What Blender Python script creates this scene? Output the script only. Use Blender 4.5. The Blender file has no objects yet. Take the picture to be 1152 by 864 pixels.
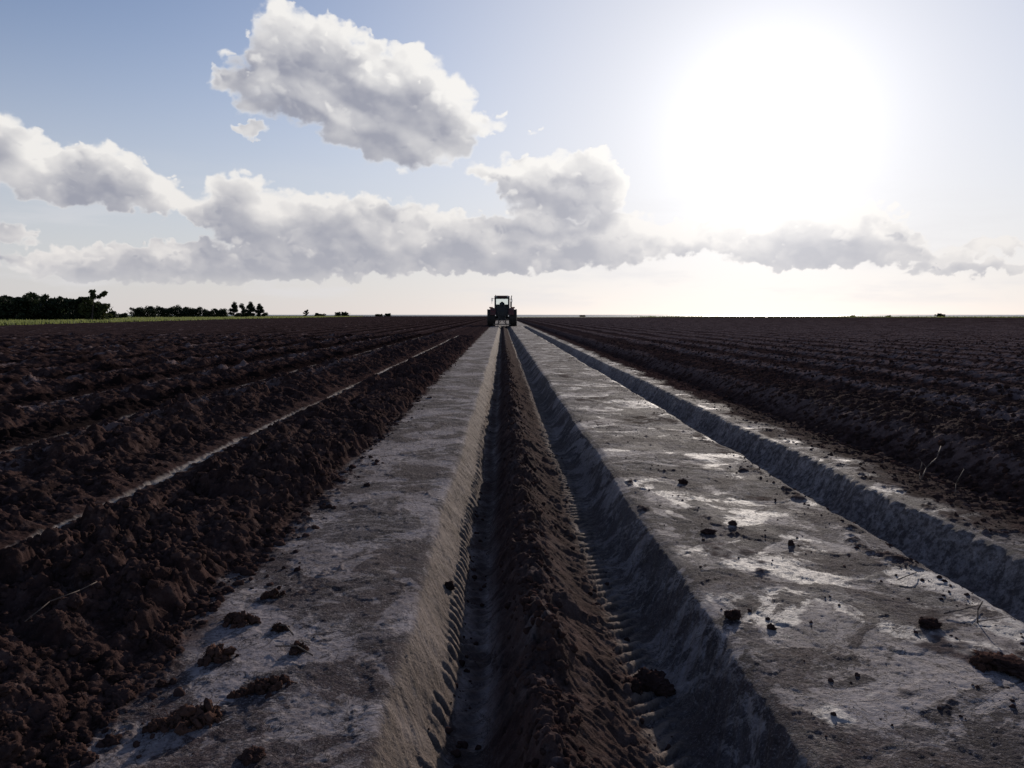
import bpy, bmesh, math, random
import numpy as np
from mathutils import Vector, Matrix, Euler

C = bpy.context.scene.collection
R = math.radians
FOC = 870.0            # focal length in pixels of the 1152 px wide photograph
PITCH, YAW = R(5.12), R(0.72)
CAM_H = 1.15           # camera height over the pale track

def ray(px, py):
    """world direction (x right, y along the furrows, z up) seen at a photo pixel"""
    x, y, z = (px - 576) / FOC, 1.0, (432 - py) / FOC
    c, s = math.cos(PITCH), math.sin(PITCH)
    y, z = y * c + z * s, z * c - y * s
    c, s = math.cos(YAW), math.sin(YAW)
    x, y = x * c + y * s, y * c - x * s
    return Vector((x, y, z)).normalized()

def azel(px, py):
    d = ray(px, py)
    return math.atan2(d.x, d.y), math.asin(d.z)

SUN_DIR = ray(866, 142)
SUN_AZ = math.atan2(SUN_DIR.x, SUN_DIR.y)
SUN_EL = math.asin(SUN_DIR.z)

# ------------------------------------------------------------------ node maths
class E:
    """a value socket with arithmetic"""
    nt = None
    def __init__(s, k): s.k = k
    @staticmethod
    def op(o, *a, clamp=False):
        n = E.nt.nodes.new('ShaderNodeMath'); n.operation = o; n.use_clamp = clamp
        for i, v in enumerate(a):
            if isinstance(v, E): E.nt.links.new(v.k, n.inputs[i])
            else: n.inputs[i].default_value = v
        return E(n.outputs[0])
    def __add__(s, o): return E.op('ADD', s, o)
    __radd__ = __add__
    def __sub__(s, o): return E.op('SUBTRACT', s, o)
    def __rsub__(s, o): return E.op('SUBTRACT', o, s)
    def __mul__(s, o): return E.op('MULTIPLY', s, o)
    __rmul__ = __mul__
    def __truediv__(s, o): return E.op('DIVIDE', s, o)
    def max(s, o): return E.op('MAXIMUM', s, o)
    def min(s, o): return E.op('MINIMUM', s, o)
    def pow(s, o): return E.op('POWER', s, o)
    def clamp(s): return E.op('ADD', s, 0.0, clamp=True)
def ss(x, a, b, lo=0.0, hi=1.0):
    n = E.nt.nodes.new('ShaderNodeMapRange'); n.interpolation_type = 'SMOOTHSTEP'
    E.nt.links.new(x.k, n.inputs[0])
    for i, v in enumerate((a, b, lo, hi)):
        if isinstance(v, E): E.nt.links.new(v.k, n.inputs[i + 1])
        else: n.inputs[i + 1].default_value = v
    return E(n.outputs[0])
def vec(x, y, z=0.0):
    n = E.nt.nodes.new('ShaderNodeCombineXYZ')
    for i, v in enumerate((x, y, z)):
        if isinstance(v, E): E.nt.links.new(v.k, n.inputs[i])
        else: n.inputs[i].default_value = v
    return E(n.outputs[0])
def noise(v, scale, detail=2.0, rough=0.5, dist=0.0, lac=2.0, dim='3D'):
    n = E.nt.nodes.new('ShaderNodeTexNoise'); n.noise_dimensions = dim
    E.nt.links.new(v.k, n.inputs['Vector'])
    n.inputs['Scale'].default_value = scale; n.inputs['Detail'].default_value = detail
    n.inputs['Roughness'].default_value = rough; n.inputs['Distortion'].default_value = dist
    n.inputs['Lacunarity'].default_value = lac
    return E(n.outputs['Fac'])
def voro(v, scale, detail=0.0, rough=0.5, feature='F1', rnd=1.0, dim='3D'):
    n = E.nt.nodes.new('ShaderNodeTexVoronoi'); n.voronoi_dimensions = dim; n.feature = feature
    E.nt.links.new(v.k, n.inputs['Vector'])
    n.inputs['Scale'].default_value = scale
    if 'Detail' in n.inputs: n.inputs['Detail'].default_value = detail; n.inputs['Roughness'].default_value = rough
    n.inputs['Randomness'].default_value = rnd
    if 'Smoothness' in n.inputs: n.inputs['Smoothness'].default_value = 0.35
    return E(n.outputs['Distance'])
def col(c):
    n = E.nt.nodes.new('ShaderNodeRGB'); n.outputs[0].default_value = (*c, 1); return E(n.outputs[0])
def mix(f, a, b, mode='MIX'):
    n = E.nt.nodes.new('ShaderNodeMix'); n.data_type = 'RGBA'; n.blend_type = mode
    for k, v in ((0, f), (6, a), (7, b)):
        if isinstance(v, E): E.nt.links.new(v.k, n.inputs[k])
        elif isinstance(v, tuple): n.inputs[k].default_value = (*v, 1)
        else: n.inputs[k].default_value = v
    return E(n.outputs[2])
def vmath(o, a, b=None):
    n = E.nt.nodes.new('ShaderNodeVectorMath'); n.operation = o
    for i, v in enumerate((a, b)):
        if v is None: continue
        if isinstance(v, E): E.nt.links.new(v.k, n.inputs[i])
        else: n.inputs[i].default_value = v
    return E(n.outputs['Value' if o in ('DOT_PRODUCT', 'LENGTH') else 'Vector'])
# ------------------------------------------------------------------ numpy noise
def _h(ix, iy, seed):
    h = (ix.astype(np.uint32) * np.uint32(374761393) + iy.astype(np.uint32) * np.uint32(668265263)
         + np.uint32((seed * 2246822519 + 3266489917) & 0xffffffff))
    h = (h ^ (h >> np.uint32(13))) * np.uint32(1274126177)
    h = (h ^ (h >> np.uint32(16))) * np.uint32(2654435761)
    return h ^ (h >> np.uint32(15))
def _f(h): return (h & np.uint32(0xffffff)).astype(np.float32) * np.float32(1 / 16777216.0)
def vnoise(x, y, seed=0):
    """gradient noise, about -1..1"""
    x = x.astype(np.float32); y = y.astype(np.float32)
    fx, fy = np.floor(x), np.floor(y)
    ix, iy = fx.astype(np.int32), fy.astype(np.int32)
    tx, ty = x - fx, y - fy
    u = tx * tx * tx * (tx * (tx * 6 - 15) + 10); v = ty * ty * ty * (ty * (ty * 6 - 15) + 10)
    r = []
    for dx, dy in ((0, 0), (1, 0), (0, 1), (1, 1)):
        a = _f(_h(ix + dx, iy + dy, seed)) * np.float32(6.2831853)
        r.append(np.cos(a) * (tx - dx) + np.sin(a) * (ty - dy))
    a = r[0] + (r[1] - r[0]) * u; b = r[2] + (r[3] - r[2]) * u
    return (a + (b - a) * v) * np.float32(1.5)
def fbm(x, y, octv=4, gain=0.5, seed=0, lac=2.03):
    s = 0; a = 1.0; t = 0
    for i in range(octv):
        s = s + vnoise(x * lac ** i + 17.3 * i, y * lac ** i - 9.1 * i, seed + i * 7) * a; t += a; a *= gain
    return s / t
def worley(x, y, seed=0, cellrand=False):
    """distance to the nearest random point (and a random number of that point)"""
    fx, fy = np.floor(x), np.floor(y)
    ix, iy = fx.astype(np.int32), fy.astype(np.int32)
    tx, ty = (x - fx).astype(np.float32), (y - fy).astype(np.float32)
    best = np.full(x.shape, 9.0, np.float32); rnd = np.zeros(x.shape, np.float32)
    for dx in (-1, 0, 1):
        for dy in (-1, 0, 1):
            h = _h(ix + dx, iy + dy, seed)
            px = _f(h); py = _f(h * np.uint32(747796405) + np.uint32(2891336453))
            d = (px + dx - tx) ** 2 + (py + dy - ty) ** 2
            m = d < best
            best = np.where(m, d, best)
            if cellrand: rnd = np.where(m, _f(h * np.uint32(2654435761) + np.uint32(97)), rnd)
    best = np.sqrt(best)
    return (best, rnd) if cellrand else best
def sstep(x, a, b):
    t = np.clip((x - a) / (b - a), 0, 1); return t * t * (3 - 2 * t)

def grid_mesh(name, X, Y, Z, keep=None, smooth=True):
    """mesh object from 2-D coordinate arrays; keep masks the quads"""
    nr, nc = X.shape
    co = np.stack([X, Y, Z], -1).reshape(-1, 3).astype(np.float32)
    i = np.arange(nr * nc, dtype=np.int32).reshape(nr, nc)
    q = np.stack([i[:-1, :-1], i[:-1, 1:], i[1:, 1:], i[1:, :-1]], -1)
    q = q[keep] if keep is not None else q.reshape(-1, 4)
    used = np.zeros(nr * nc, bool); used[q.ravel()] = True
    remap = np.cumsum(used, dtype=np.int32) - 1
    q = remap[q]; co = co[used]
    me = bpy.data.meshes.new(name)
    me.vertices.add(len(co)); me.vertices.foreach_set('co', co.ravel())
    me.loops.add(q.size); me.loops.foreach_set('vertex_index', q.ravel().astype(np.int32))
    me.polygons.add(len(q)); me.polygons.foreach_set('loop_start', np.arange(0, q.size, 4, dtype=np.int32))
    me.update(calc_edges=True)
    me.polygons.foreach_set('use_smooth', np.full(len(q), smooth, bool))
    o = bpy.data.objects.new(name, me); C.objects.link(o)
    return o, used
def set_attr(o, name, val, kind='FLOAT'):
    a = o.data.attributes.new(name, kind, 'POINT')
    if kind == 'FLOAT': a.data.foreach_set('value', val.astype(np.float32).ravel())
    else: a.data.foreach_set('color', val.astype(np.float32).ravel())
# ------------------------------------------------------------------ sky, sun and camera
SKY_K = 0.095
def build_world():
    w = bpy.data.worlds.new('World'); bpy.context.scene.world = w; w.use_nodes = True
    nt = w.node_tree; E.nt = nt; nt.nodes.clear()
    out = nt.nodes.new('ShaderNodeOutputWorld'); bg = nt.nodes.new('ShaderNodeBackground')
    nt.links.new(bg.outputs[0], out.inputs[0])
    tc = nt.nodes.new('ShaderNodeTexCoord'); G = E(tc.outputs['Generated'])
    sep = nt.nodes.new('ShaderNodeSeparateXYZ'); nt.links.new(G.k, sep.inputs[0])
    x, y, z = (E(sep.outputs[i]) for i in range(3))
    az = E.op('ARCTAN2', x, y); el = E.op('ARCSINE', z)
    sky = nt.nodes.new('ShaderNodeTexSky'); sky.sky_type = 'NISHITA'; sky.sun_disc = False
    sky.sun_elevation = SUN_EL; sky.sun_rotation = SUN_AZ
    sky.air_density = 1.0; sky.dust_density = 0.15; sky.ozone_density = 2.0; sky.altitude = 5
    base = vmath('MULTIPLY', E(sky.outputs[0]), (1.22, 1.06, 1.15))
    cosd = vmath('DOT_PRODUCT', vmath('NORMALIZE', G), tuple(SUN_DIR))
    ang = E.op('ARCCOSINE', cosd.min(0.99999))
    K = 1 / SKY_K
    # haze: pale low over the sea and around the sun
    haze = ss(el, -0.02, 0.42, 1.0, 0.0).pow(1.3) * 0.86
    base = mix(haze, base, (0.60 * K, 0.60 * K, 0.635 * K))
    hz2 = E.op('EXPONENT', (ang * (1 / 0.40)).pow(2.0) * -1.0) * 0.85
    base = mix(hz2, base, (0.70 * K, 0.715 * K, 0.76 * K))
    glow = E.op('EXPONENT', ang * (-1 / 0.28)) * (.28 * K) + E.op('EXPONENT', (ang * (1 / 0.115)).pow(2.0) * -1.0) * (.32 * K)
    da = (az - SUN_AZ) * (1 / 0.34)
    band = E.op('EXPONENT', da * da * -1.0) * E.op('EXPONENT', (el.max(0.0) * (1 / 0.06)) * -1.0)
    gl = vmath('SCALE', col((1.0, 0.97, 0.92))); nt.links.new(glow.k, gl.k.node.inputs['Scale'])
    bl = vmath('SCALE', col((0.22 * K, 0.18 * K, 0.115 * K))); nt.links.new(band.k, bl.k.node.inputs['Scale'])
    tot = vmath('ADD', vmath('ADD', base, gl), bl)
    nt.links.new(tot.k, bg.inputs[0]); bg.inputs[1].default_value = SKY_K

# px, py, half width, half height above, half height below, tilt(deg), weight; laid out on the sky as seen from the track
BLOBS = [
    (318, 52, 42, 46, 50, 0, 1.0), (372, 62, 40, 42, 50, 0, 1.0), (300, 95, 62, 34, 34, -8, .9), (262, 90, 36, 12, 14, 0, .7),
    (405, 120, 118, 55, 52, -20, 1.4), (460, 130, 78, 66, 60, -30, 1.2), (500, 130, 40, 40, 50, 0, .9), (345, 90, 60, 50, 36, 0, 1.1),
    (412, 62, 26, 28, 40, 0, .8), (455, 78, 32, 26, 40, 0, .8), (490, 105, 28, 28, 40, 0, .8),
    (545, 138, 24, 14, 14, 0, .6), (500, 150, 40, 28, 30, -10, .75),
    (284, 145, 20, 11, 10, 0, .7), (600, 146, 13, 9, 9, 0, .35), (357, 38, 10, 11, 11, 0, .6),
    (60, 195, 110, 40, 40, -4, 1.3), (15, 165, 44, 40, 60, 0, 1.1), (105, 185, 50, 30, 40, 0, 1.1), (140, 205, 95, 34, 34, -16, 1.1), (215, 238, 60, 16, 14, -12, .8),
    (12, 262, 36, 22, 22, 0, .9), (8, 290, 60, 10, 12, 0, .5),
    (270, 225, 46, 32, 60, 0, 1.0), (330, 255, 100, 40, 46, -4, 1.2), (420, 262, 105, 44, 40, 0, 1.25), (210, 298, 160, 30, 26, 0, 1.35),
    (120, 302, 110, 22, 20, 0, 1.15), (330, 300, 160, 22, 18, 0, 1.2), (560, 275, 185, 36, 28, 0, 1.3), (470, 290, 260, 24, 20, 0, 1.3), (690, 275, 70, 40, 28, 0, 1.2),
    (600, 200, 60, 26, 26, 0, .9), (662, 190, 34, 26, 40, 0, 1.1), (690, 210, 22, 26, 34, 0, .9), (630, 225, 66, 24, 26, 0, .95), (552, 190, 30, 12, 12, 0, .5),
    (905, 268, 60, 36, 28, 0, 1.3), (985, 258, 44, 36, 34, 0, 1.2), (930, 285, 130, 26, 20, 0, 1.3), (960, 285, 110, 22, 16, 0, 1.2), (1040, 288, 60, 14, 14, -6, .9),
    (800, 266, 120, 18, 20, 0, 1.1), (1080, 302, 76, 10, 10, 0, 1.0), (1125, 278, 60, 14, 12, 0, .8),
    (-160, 190, 130, 80, 50, 0, 1.2), (-330, 280, 160, 60, 40, 0, 1.2), (1400, 250, 170, 60, 30, 0, 1.1), (1300, 90, 90, 40, 30, 0, .9),
]
BL = []
for px, py, rw, ru, rd, t, wt in BLOBS:
    ca, ce = azel(px, py)
    k = math.cos(math.atan2(abs(px - 576), FOC)) ** 2 / FOC
    if px < 0 or px > 1152: k = 0.8 / FOC
    BL.append((ca, ce, rw * k, ru * k, rd * k, R(t), wt))
def cloud_field(aw, ew):
    f = np.full(aw.shape, -1.0, np.float32)
    for ca, ce, w, hu, hd, t, wt in BL:
        dx, dy = aw - ca, ew - ce
        c, s = math.cos(t), math.sin(t)
        dx, dy = dx * c + dy * s, dy * c - dx * s
        d = (dx / w) ** 2 + (np.where(dy > 0, dy / hu, dy / hd)) ** 2
        b = (1 - d) * wt
        m = np.maximum(0.35 - np.abs(f - b), 0) / 0.35
        f = np.maximum(f, b) + m * m * 0.35 * 0.25
    return f
def tr_full(A, Ee):
    ds = SUN_AZ - A; de = SUN_EL - Ee; L = np.sqrt(ds * ds + de * de) + 1e-5
    ux = ds / L * .6; uy = de / L * .35 + 0.75
    od = 0
    for st in (.015, .035, .06): od = od + np.clip(cloud_field(A + ux * st, Ee + uy * st) + .25, 0, 1.2)
    return np.exp(-od * .8)
def build_clouds():
    a = np.concatenate([np.linspace(-math.pi, -0.78, 70)[:-1], np.linspace(-0.78, 0.78, 1500), np.linspace(0.78, math.pi, 70)[1:]])
    e = np.concatenate([np.linspace(-0.005, 0.50, 620), np.linspace(0.5, 1.5, 60)[1:]])
    A, Ee = np.meshgrid(a, e); A = A.astype(np.float32); Ee = Ee.astype(np.float32)
    # each cloud is heaped up from puffs, the far high ones first, the near low ones in front
    rg = np.random.default_rng(11)
    px = 1 / FOC
    puffs = []
    for ca, ce, w, hu, hd, t, wt in BL:
        area = w * (hu + hd) / px / px
        size = min(1.0, max(.35, min(w, (hu + hd) / 2) / (46 * px)))
        for big, n_ in ((1, int(area / 260) + 3), (0, int(area / 105) + 5)):
            for _ in range(n_):
                rr = math.sqrt(rg.random()) if big else rg.random() ** .30
                th = rg.random() * 6.2832
                x, y = math.cos(th) * rr, math.sin(th) * rr
                x *= w * (.86 if big else 1.0); y *= (hu if y > 0 else hd) * (.86 if big else 1.0)
                c, s = math.cos(t), math.sin(t)
                x, y = x * c - y * s, x * s + y * c
                r = ((9 + 17 * rg.random() * (1.15 - rr)) if big else (3.0 + 8.5 * rg.random() ** 1.6)) * px * (size ** .6)
                if wt < .6 and (big or rg.random() < .45): continue
                if y < -.25 * hd and not big and rg.random() < .75: continue
                puffs.append((ca + x, ce + y, r * (1.25 if y < 0 and big else 1), big))
    P = np.array(puffs, np.float32)
    # how deep in its cloud each puff sits, as seen from the sun and from above
    pa, pe = P[:, 0], P[:, 1]
    ds = SUN_AZ - pa; de = SUN_EL - pe; L = np.sqrt(ds * ds + de * de) + 1e-5
    ux = ds / L * .6; uy = de / L * .35 + 0.75
    n_ = np.sqrt(ux * ux + uy * uy); ux /= n_; uy /= n_
    od = 0
    for st in (.008, .02, .034, .05, .07):
        od = od + np.clip(cloud_field(pa + ux * st, pe + uy * st) + .25, 0, 1.2)
    tr = np.exp(-od * .62)
    f0 = cloud_field(pa, pe)
    patch = vnoise(pa * 22, pe * 30, 91)
    base = .02 + 1.05 * tr + .30 * patch + .16 * (rg.random(len(P)) - .5)
    base = base + .42 * np.exp(-np.clip(f0 + .15, 0, 2) * 2.6)
    bright = (rg.random(len(P)) < np.where(patch > .1, .5, .08)) & (P[:, 3] < .5)
    base = np.clip(base + bright * (.30 + .2 * patch), .04, .98)
    order = np.argsort(-pe + rg.normal(0, .012, len(P)) + (P[:, 3] < .5) * -.004)
    keepp = vnoise(pa * 30, pe * 42, 93) + .5 * vnoise(pa * 70, pe * 90, 94) > -.42 - .9 * np.clip(f0, -.2, .8)
    order = order[keepp[order]]
    n1 = fbm(A * 40, Ee * 46, 6, .50, 1); n2 = fbm(A * 40 + 9, Ee * 46, 6, .50, 2)
    big1 = fbm(A * 12, Ee * 14, 3, .5, 3)
    AW = A + n1 * 0.012 + big1 * .010; EW = Ee + n2 * 0.011
    tot_a = np.zeros(A.shape, np.float32); lum = np.zeros(A.shape, np.float32)
    ni, nj = A.shape
    soft_n = fbm(A * 30, Ee * 34, 4, .6, 71)
    # soft body of every cloud under the puffs
    F = cloud_field(AW + n1 * .006, EW + n2 * .006) + .55 * fbm(A * 17, Ee * 24, 4, .55, 77) - .10
    Fs = cloud_field(AW + .02, EW + .028)
    tot_a = (sstep(F, -.08, .42) * .96).astype(np.float32)
    lum = (tot_a * np.clip(.62 - .52 * np.clip(Fs + .2, 0, 1) + .25 * soft_n, .05, 1)).astype(np.float32)
    for k in order:
        ca, ce, r, big = P[k]
        wx = r * 1.22; m_ = wx * 1.0 + .016
        j0, j1 = np.searchsorted(a, [ca - m_, ca + m_]); i0, i1 = np.searchsorted(e, [ce - r - .014, ce + r + .014])
        if j1 <= j0 or i1 <= i0: continue
        sl = (slice(i0, i1), slice(j0, j1))
        qx = (AW[sl] - ca) / wx; qy = (EW[sl] - ce) / r
        d = np.sqrt(qx * qx + qy * qy)
        under = sstep(-qy, -.2, .9)
        edge = .62 + .4 * under + (.2 if big else .05) - .3 * soft_n[sl]
        al = sstep(1 - d, 0, np.clip(edge, .25, 1.0)) * (.62 if big else .72) * (1 - .35 * under)
        lx, ly = ux[k], uy[k]
        sh = base[k] + (qx * lx + qy * ly) * (.17 if big else .24) + .14 * np.clip(d - .5, 0, 1) * (ly * qy + lx * qx > 0)
        lum[sl] = lum[sl] * (1 - al) + sh * al
        tot_a[sl] = tot_a[sl] * (1 - al) + al
    lum = lum / np.maximum(tot_a, 1e-3)
    # wisps torn off the edges
    tear = fbm(A * 26 + .5 * n1, Ee * 44, 5, .52, 85)
    tot_a = np.clip(tot_a - np.clip(tear * 1.1 + .05, 0, 1) * (1 - sstep(F, .0, .75)), 0, 1)
    # thin rims let the sun through
    lum = lum * 1.12 - .04 + .50 * (1 - sstep(tot_a, .2, 1.0)) + fbm(A * 20, Ee * 30, 4, .5, 87) * .30
    lum = lum + (.30 * tr_full(A, Ee) + .30 * sstep(vnoise(A * 13 + .5, Ee * 26 + .35 * A * 26, 88), .0, .5)) * sstep(Ee, .03, .10) - .02
    lum = np.clip(lum, 0, 1)[..., None]
    low = (1 - sstep(Ee, .03, .22))[..., None]
    grey = np.array([.29, .30, .365]) * (1 - low) + np.array([.275, .29, .365]) * low
    white = np.array([.91, .885, .85]) * (1 - low) + np.array([.84, .80, .77]) * low
    colr = grey + (white - grey) * lum
    # the aureole reaches through and in front of clouds near the sun
    ca = np.sin(Ee) * SUN_DIR.z + np.cos(Ee) * (np.sin(A) * SUN_DIR.x + np.cos(A) * SUN_DIR.y)
    ang = np.arccos(np.clip(ca, -1, 1))[..., None]
    glow = np.exp(-(ang / .135) ** 2) * .45 + np.exp(-ang / .22) * .52
    colr = colr * (1 - np.clip(glow, 0, .9) * .35) + glow * np.array([1, .975, .945]) * .82
    hz = np.exp(-np.clip(Ee, 0, 9) / .07)[..., None] * .55
    colr = colr * (1 - hz) + np.array([.72, .70, .70]) * hz
    alpha = sstep(np.clip(tot_a, 0, 1), .0, 1.0) ** .9 * .94
    alpha *= sstep(Ee, .012, .06)
    # thin stretched veils low in the sky
    v = fbm(A * 5, Ee * 26, 5, .6, 60)
    veil = sstep(v, -.05, .5) * (1 - sstep(Ee, .0, .22)) * .55 * sstep(Ee, .0, .03)
    vcol = np.array([.74, .73, .755]) + glow * .3
    tot = alpha + veil * (1 - alpha)
    colr = (colr * alpha[..., None] + vcol * (veil * (1 - alpha))[..., None]) / np.maximum(tot, 1e-4)[..., None]
    rad = 16000.0
    X = rad * np.cos(Ee) * np.sin(A); Y = rad * np.cos(Ee) * np.cos(A); Z = rad * np.sin(Ee)
    from_quad = np.maximum.reduce([tot[:-1, :-1], tot[1:, :-1], tot[:-1, 1:], tot[1:, 1:]]) > 0.004
    o, used = grid_mesh('sky', X, Y, Z, keep=from_quad)
    rgba = np.concatenate([colr, tot[..., None]], -1).reshape(-1, 4)[used]
    set_attr(o, 'cloud', rgba, 'FLOAT_COLOR')
    o['kind'] = 'structure'
    m = bpy.data.materials.new('cloud vapour'); m.use_nodes = True; nt = m.node_tree; E.nt = nt; nt.nodes.clear()
    out = nt.nodes.new('ShaderNodeOutputMaterial'); at = nt.nodes.new('ShaderNodeAttribute'); at.attribute_name = 'cloud'
    em = nt.nodes.new('ShaderNodeEmission'); tr = nt.nodes.new('ShaderNodeBsdfTransparent'); mx = nt.nodes.new('ShaderNodeMixShader')
    nt.links.new(at.outputs['Color'], em.inputs[0]); nt.links.new(at.outputs['Alpha'], mx.inputs[0])
    nt.links.new(tr.outputs[0], mx.inputs[1]); nt.links.new(em.outputs[0], mx.inputs[2]); nt.links.new(mx.outputs[0], out.inputs[0])
    m.cycles.emission_sampling = 'NONE'
    o.data.materials.append(m)

def build_sun_cam():
    L = bpy.data.lights.new('sun', 'SUN'); L.energy = 3.9; L.angle = R(0.6); L.color = (1.0, 0.89, 0.78)
    o = bpy.data.objects.new('sun', L); C.objects.link(o)
    o.rotation_euler = SUN_DIR.to_track_quat('Z', 'Y').to_euler(); o.location = (8, 20, 12)
    cam = bpy.data.cameras.new('camera'); co = bpy.data.objects.new('camera', cam); C.objects.link(co)
    cam.sensor_fit = 'HORIZONTAL'; cam.sensor_width = 36.0; cam.lens = 36.0 * FOC / 1152
    cam.clip_start = 0.05; cam.clip_end = 60000
    co.location = (0, 0, CAM_H)
    co.rotation_euler = Euler((math.pi / 2 - PITCH, 0, -YAW), 'XYZ')
    sc = bpy.context.scene; sc.camera = co
    sc.view_settings.view_transform = 'Standard'; sc.view_settings.look = 'None'
    sc.view_settings.exposure = 0; sc.view_settings.gamma = 1
build_world(); build_sun_cam(); build_clouds()
# ------------------------------------------------------------------ the ground
# cross-section of the bed, metres from the camera's line: pale tracks, two wheel furrows, the ridge, the ditch
PX = [-400, -1.55, -1.18, -.36, -.335, -.27, -.205, -.17, -.10, -.06, .00, .06, .12, .17, .25, .36, .47, .52, .60, .63, .68, .745, .79, .83,
      1.94, 2.0, 2.06, 2.15, 2.28, 2.35, 2.40, 2.455, 2.49, 2.95, 3.06, 3.30, 3.55, 3.85, 4.2, 400]
PZ = [.0, .0, -.005, .0, -.012, -.085, -.165, -.215, -.235, -.225, -.15, -.06, -.005, -.02, -.085, -.16, -.205, -.225, -.228, -.215, -.165, -.07, -.012, .0,
      -.005, -.03, -.12, -.23, -.235, -.20, -.12, -.02, .0, .0, -.05, -.20, -.16, .03, .07, .07]
_px = np.linspace(-3, 5, 4001); _pz = np.interp(_px, PX, PZ)
_k = np.hanning(17); _pz = np.convolve(np.pad(_pz, 8, mode='edge'), _k / _k.sum(), 'valid')
LEFT_FURROWS = [-2.24, -3.84, -5.42, -7.08, -8.9, -10.9, -12.9, -15.0, -17.2, -19.5]

def ridge_rows(x, side):
    """soil ridges of the ploughed fields: height 0..1 over the furrow between them, and furrow index distance"""
    if side < 0:
        pitch = 1.66
        u = (-x - 2.24) / pitch
    else:
        pitch = 1.50
        u = (x - 3.30) / pitch
    fr = u - np.floor(u)
    return .5 - .5 * np.cos(fr * 2 * np.pi), np.minimum(fr, 1 - fr) * pitch
def clods(x, y, spacing, scales, seed, warp=.5):
    h = 0
    for i, (L, am) in enumerate(scales):
        wgt = 1 - sstep(spacing / L, .16, .42)
        if float(np.max(wgt)) < .01: continue
        wx = vnoise(x / L * 1.3, y / L * 1.3, seed + 50 + i) * warp; wy = vnoise(x / L * 1.3 + 5, y / L * 1.3, seed + 60 + i) * warp
        wx = wx + vnoise(x / L * 3.7, y / L * 3.7, seed + 70 + i) * .16; wy = wy + vnoise(x / L * 3.7, y / L * 3.7 + 4, seed + 80 + i) * .16
        d, r = worley(x / L + wx, y / L + wy, seed + i, True)
        q = d / (.46 + .4 * r)
        b = (.55 * np.sqrt(np.maximum(0, 1 - q * q)) + .6 * np.maximum(0, 1 - q)) * (.15 + r ** 1.4)
        h = h + b * am * wgt
    return h
def ground_height(x, y, spacing):
    """returns height, soil mask, grit mask, wheel-slope mask"""
    xw = x + .014 * vnoise(y * .55, y * 0 + 3.1, 1) * np.clip(y, 0, 30) ** .3 + .012 * vnoise(y * 2.3, x * .8, 2) + .010 * fbm(y * 7, x * 5, 3, .6, 3)
    dw = sstep(x, 1.5, 1.9)
    xw = xw + dw * (.045 * fbm(y * .9, x * .7, 3, .5, 6) + .022 * fbm(y * 5, x * 4, 3, .6, 7))
    ahead = sstep(y, 79.0, 80.5) * (np.abs(x) < 2.6)          # the tractor has not cut its furrows beyond here
    z = (np.interp(xw, _px, _pz) * (1 - ahead)).astype(np.float32)
    near = (1 - sstep(spacing, .03, .12))
    # --- masks
    e1 = fbm(x * 1.6, y * 1.1, 4, .6, 21); e2 = fbm(x * 7, y * 7, 3, .6, 22)
    edgeL = -1.22 + .16 * e1 + .10 * e2
    soilL = sstep(-xw + edgeL, -.05, .07)
    ridge = sstep(xw, -.10, .0) * (1 - sstep(xw, .44, .52)) * (1 - ahead)
    edgeR = 2.80 + .30 * fbm(x * 1.6, y * 1.3, 4, .6, 23) + .08 * e2
    soilR = sstep(xw - edgeR, -.06, .08)
    # --- left bank and field
    rl, fl = ridge_rows(x + .05 * vnoise(y * .35, x * 0 + 8, 4) + .05 * e2, -1)
    bank = sstep(-x, 1.12, 1.48) * (1 - .85 * sstep(-x, 1.75, 2.22))
    amp_l = np.where(-x < 2.24, bank, rl)
    lump = fbm(x * 1.1, y * .8, 3, .5, 24)
    first = np.where(-x < 2.24, .42, 1.0)
    rid = 1 - np.abs(fbm(x * 1.5 + .4 * y, y * 1.15, 3, .5, 27)) * 2.2
    heap = (.105 + .045 * lump + .050 * rid + .035 * e1) * amp_l * first
    CL = [(.52, .075), (.25, .055), (.12, .028), (.058, .017), (.028, .0095), (.014, .0045)]
    c_l = clods(x, y, spacing, CL, 100)
    rough = sstep(fl, .02, .30)
    mic = fbm(x * 16, y * 16, 5, .68, 28) * near
    z = z + soilL * (heap + .034 * mic * rough + .007 * fbm(x * 55, y * 55, 3, .7, 16) * (1 - sstep(spacing, .008, .02)) * soilL + .075 * (1 - sstep(fl, .1, .5)) * (x < -1.9) + c_l * (.15 + .85 * rough) * np.clip(.85 + 1.0 * fbm(x * .9, y * .9, 2, .5, 30), .25, 1.5) + .05 * (np.abs(fbm(x * 3.0 + .5 * y, y * 2.2, 3, .5, 19)) * 2.2 - .35) * rough + .012 * e2)
    strip = (1 - sstep(fl + .030 * e2 + .02 * e1 + .018 * vnoise(x * 24, y * 18, 18), .022, .055)) * soilL * sstep(fbm(x * .6, y * 1.3, 3, .5, 26) + .30 * (x > -2.6) + .35 * vnoise(x * 2, y * 5.5, 15), -.30, -.05) * (1 - .55 * sstep(-x, 2.6, 4.0)) * (1 - sstep(spacing, .08, .25))
    # --- right field, gentler
    rr, fr_ = ridge_rows(x + .04 * vnoise(y * .4, x * 0 + 8, 5) + .04 * e2, 1)
    far_r = sstep(x, 3.6, 4.3)
    z = z + soilR * (far_r * (rr - .5) * (.165 + .03 * lump) + clods(x, y, spacing, [(.36, .020), (.17, .028), (.08, .024), (.04, .016), (.020, .009)], 200) * (.35 + .65 * far_r) + .012 * e2 + .018 * fbm(x * 15, y * 15, 5, .68, 29) * near)
    strip_r = (1 - sstep(fr_ + .02 * e2, .01, .07)) * soilR * far_r * sstep(fbm(x * .5, y * .9, 3, .5, 38), -.2, .3) * .35 * (1 - sstep(spacing, .03, .10))
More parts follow.
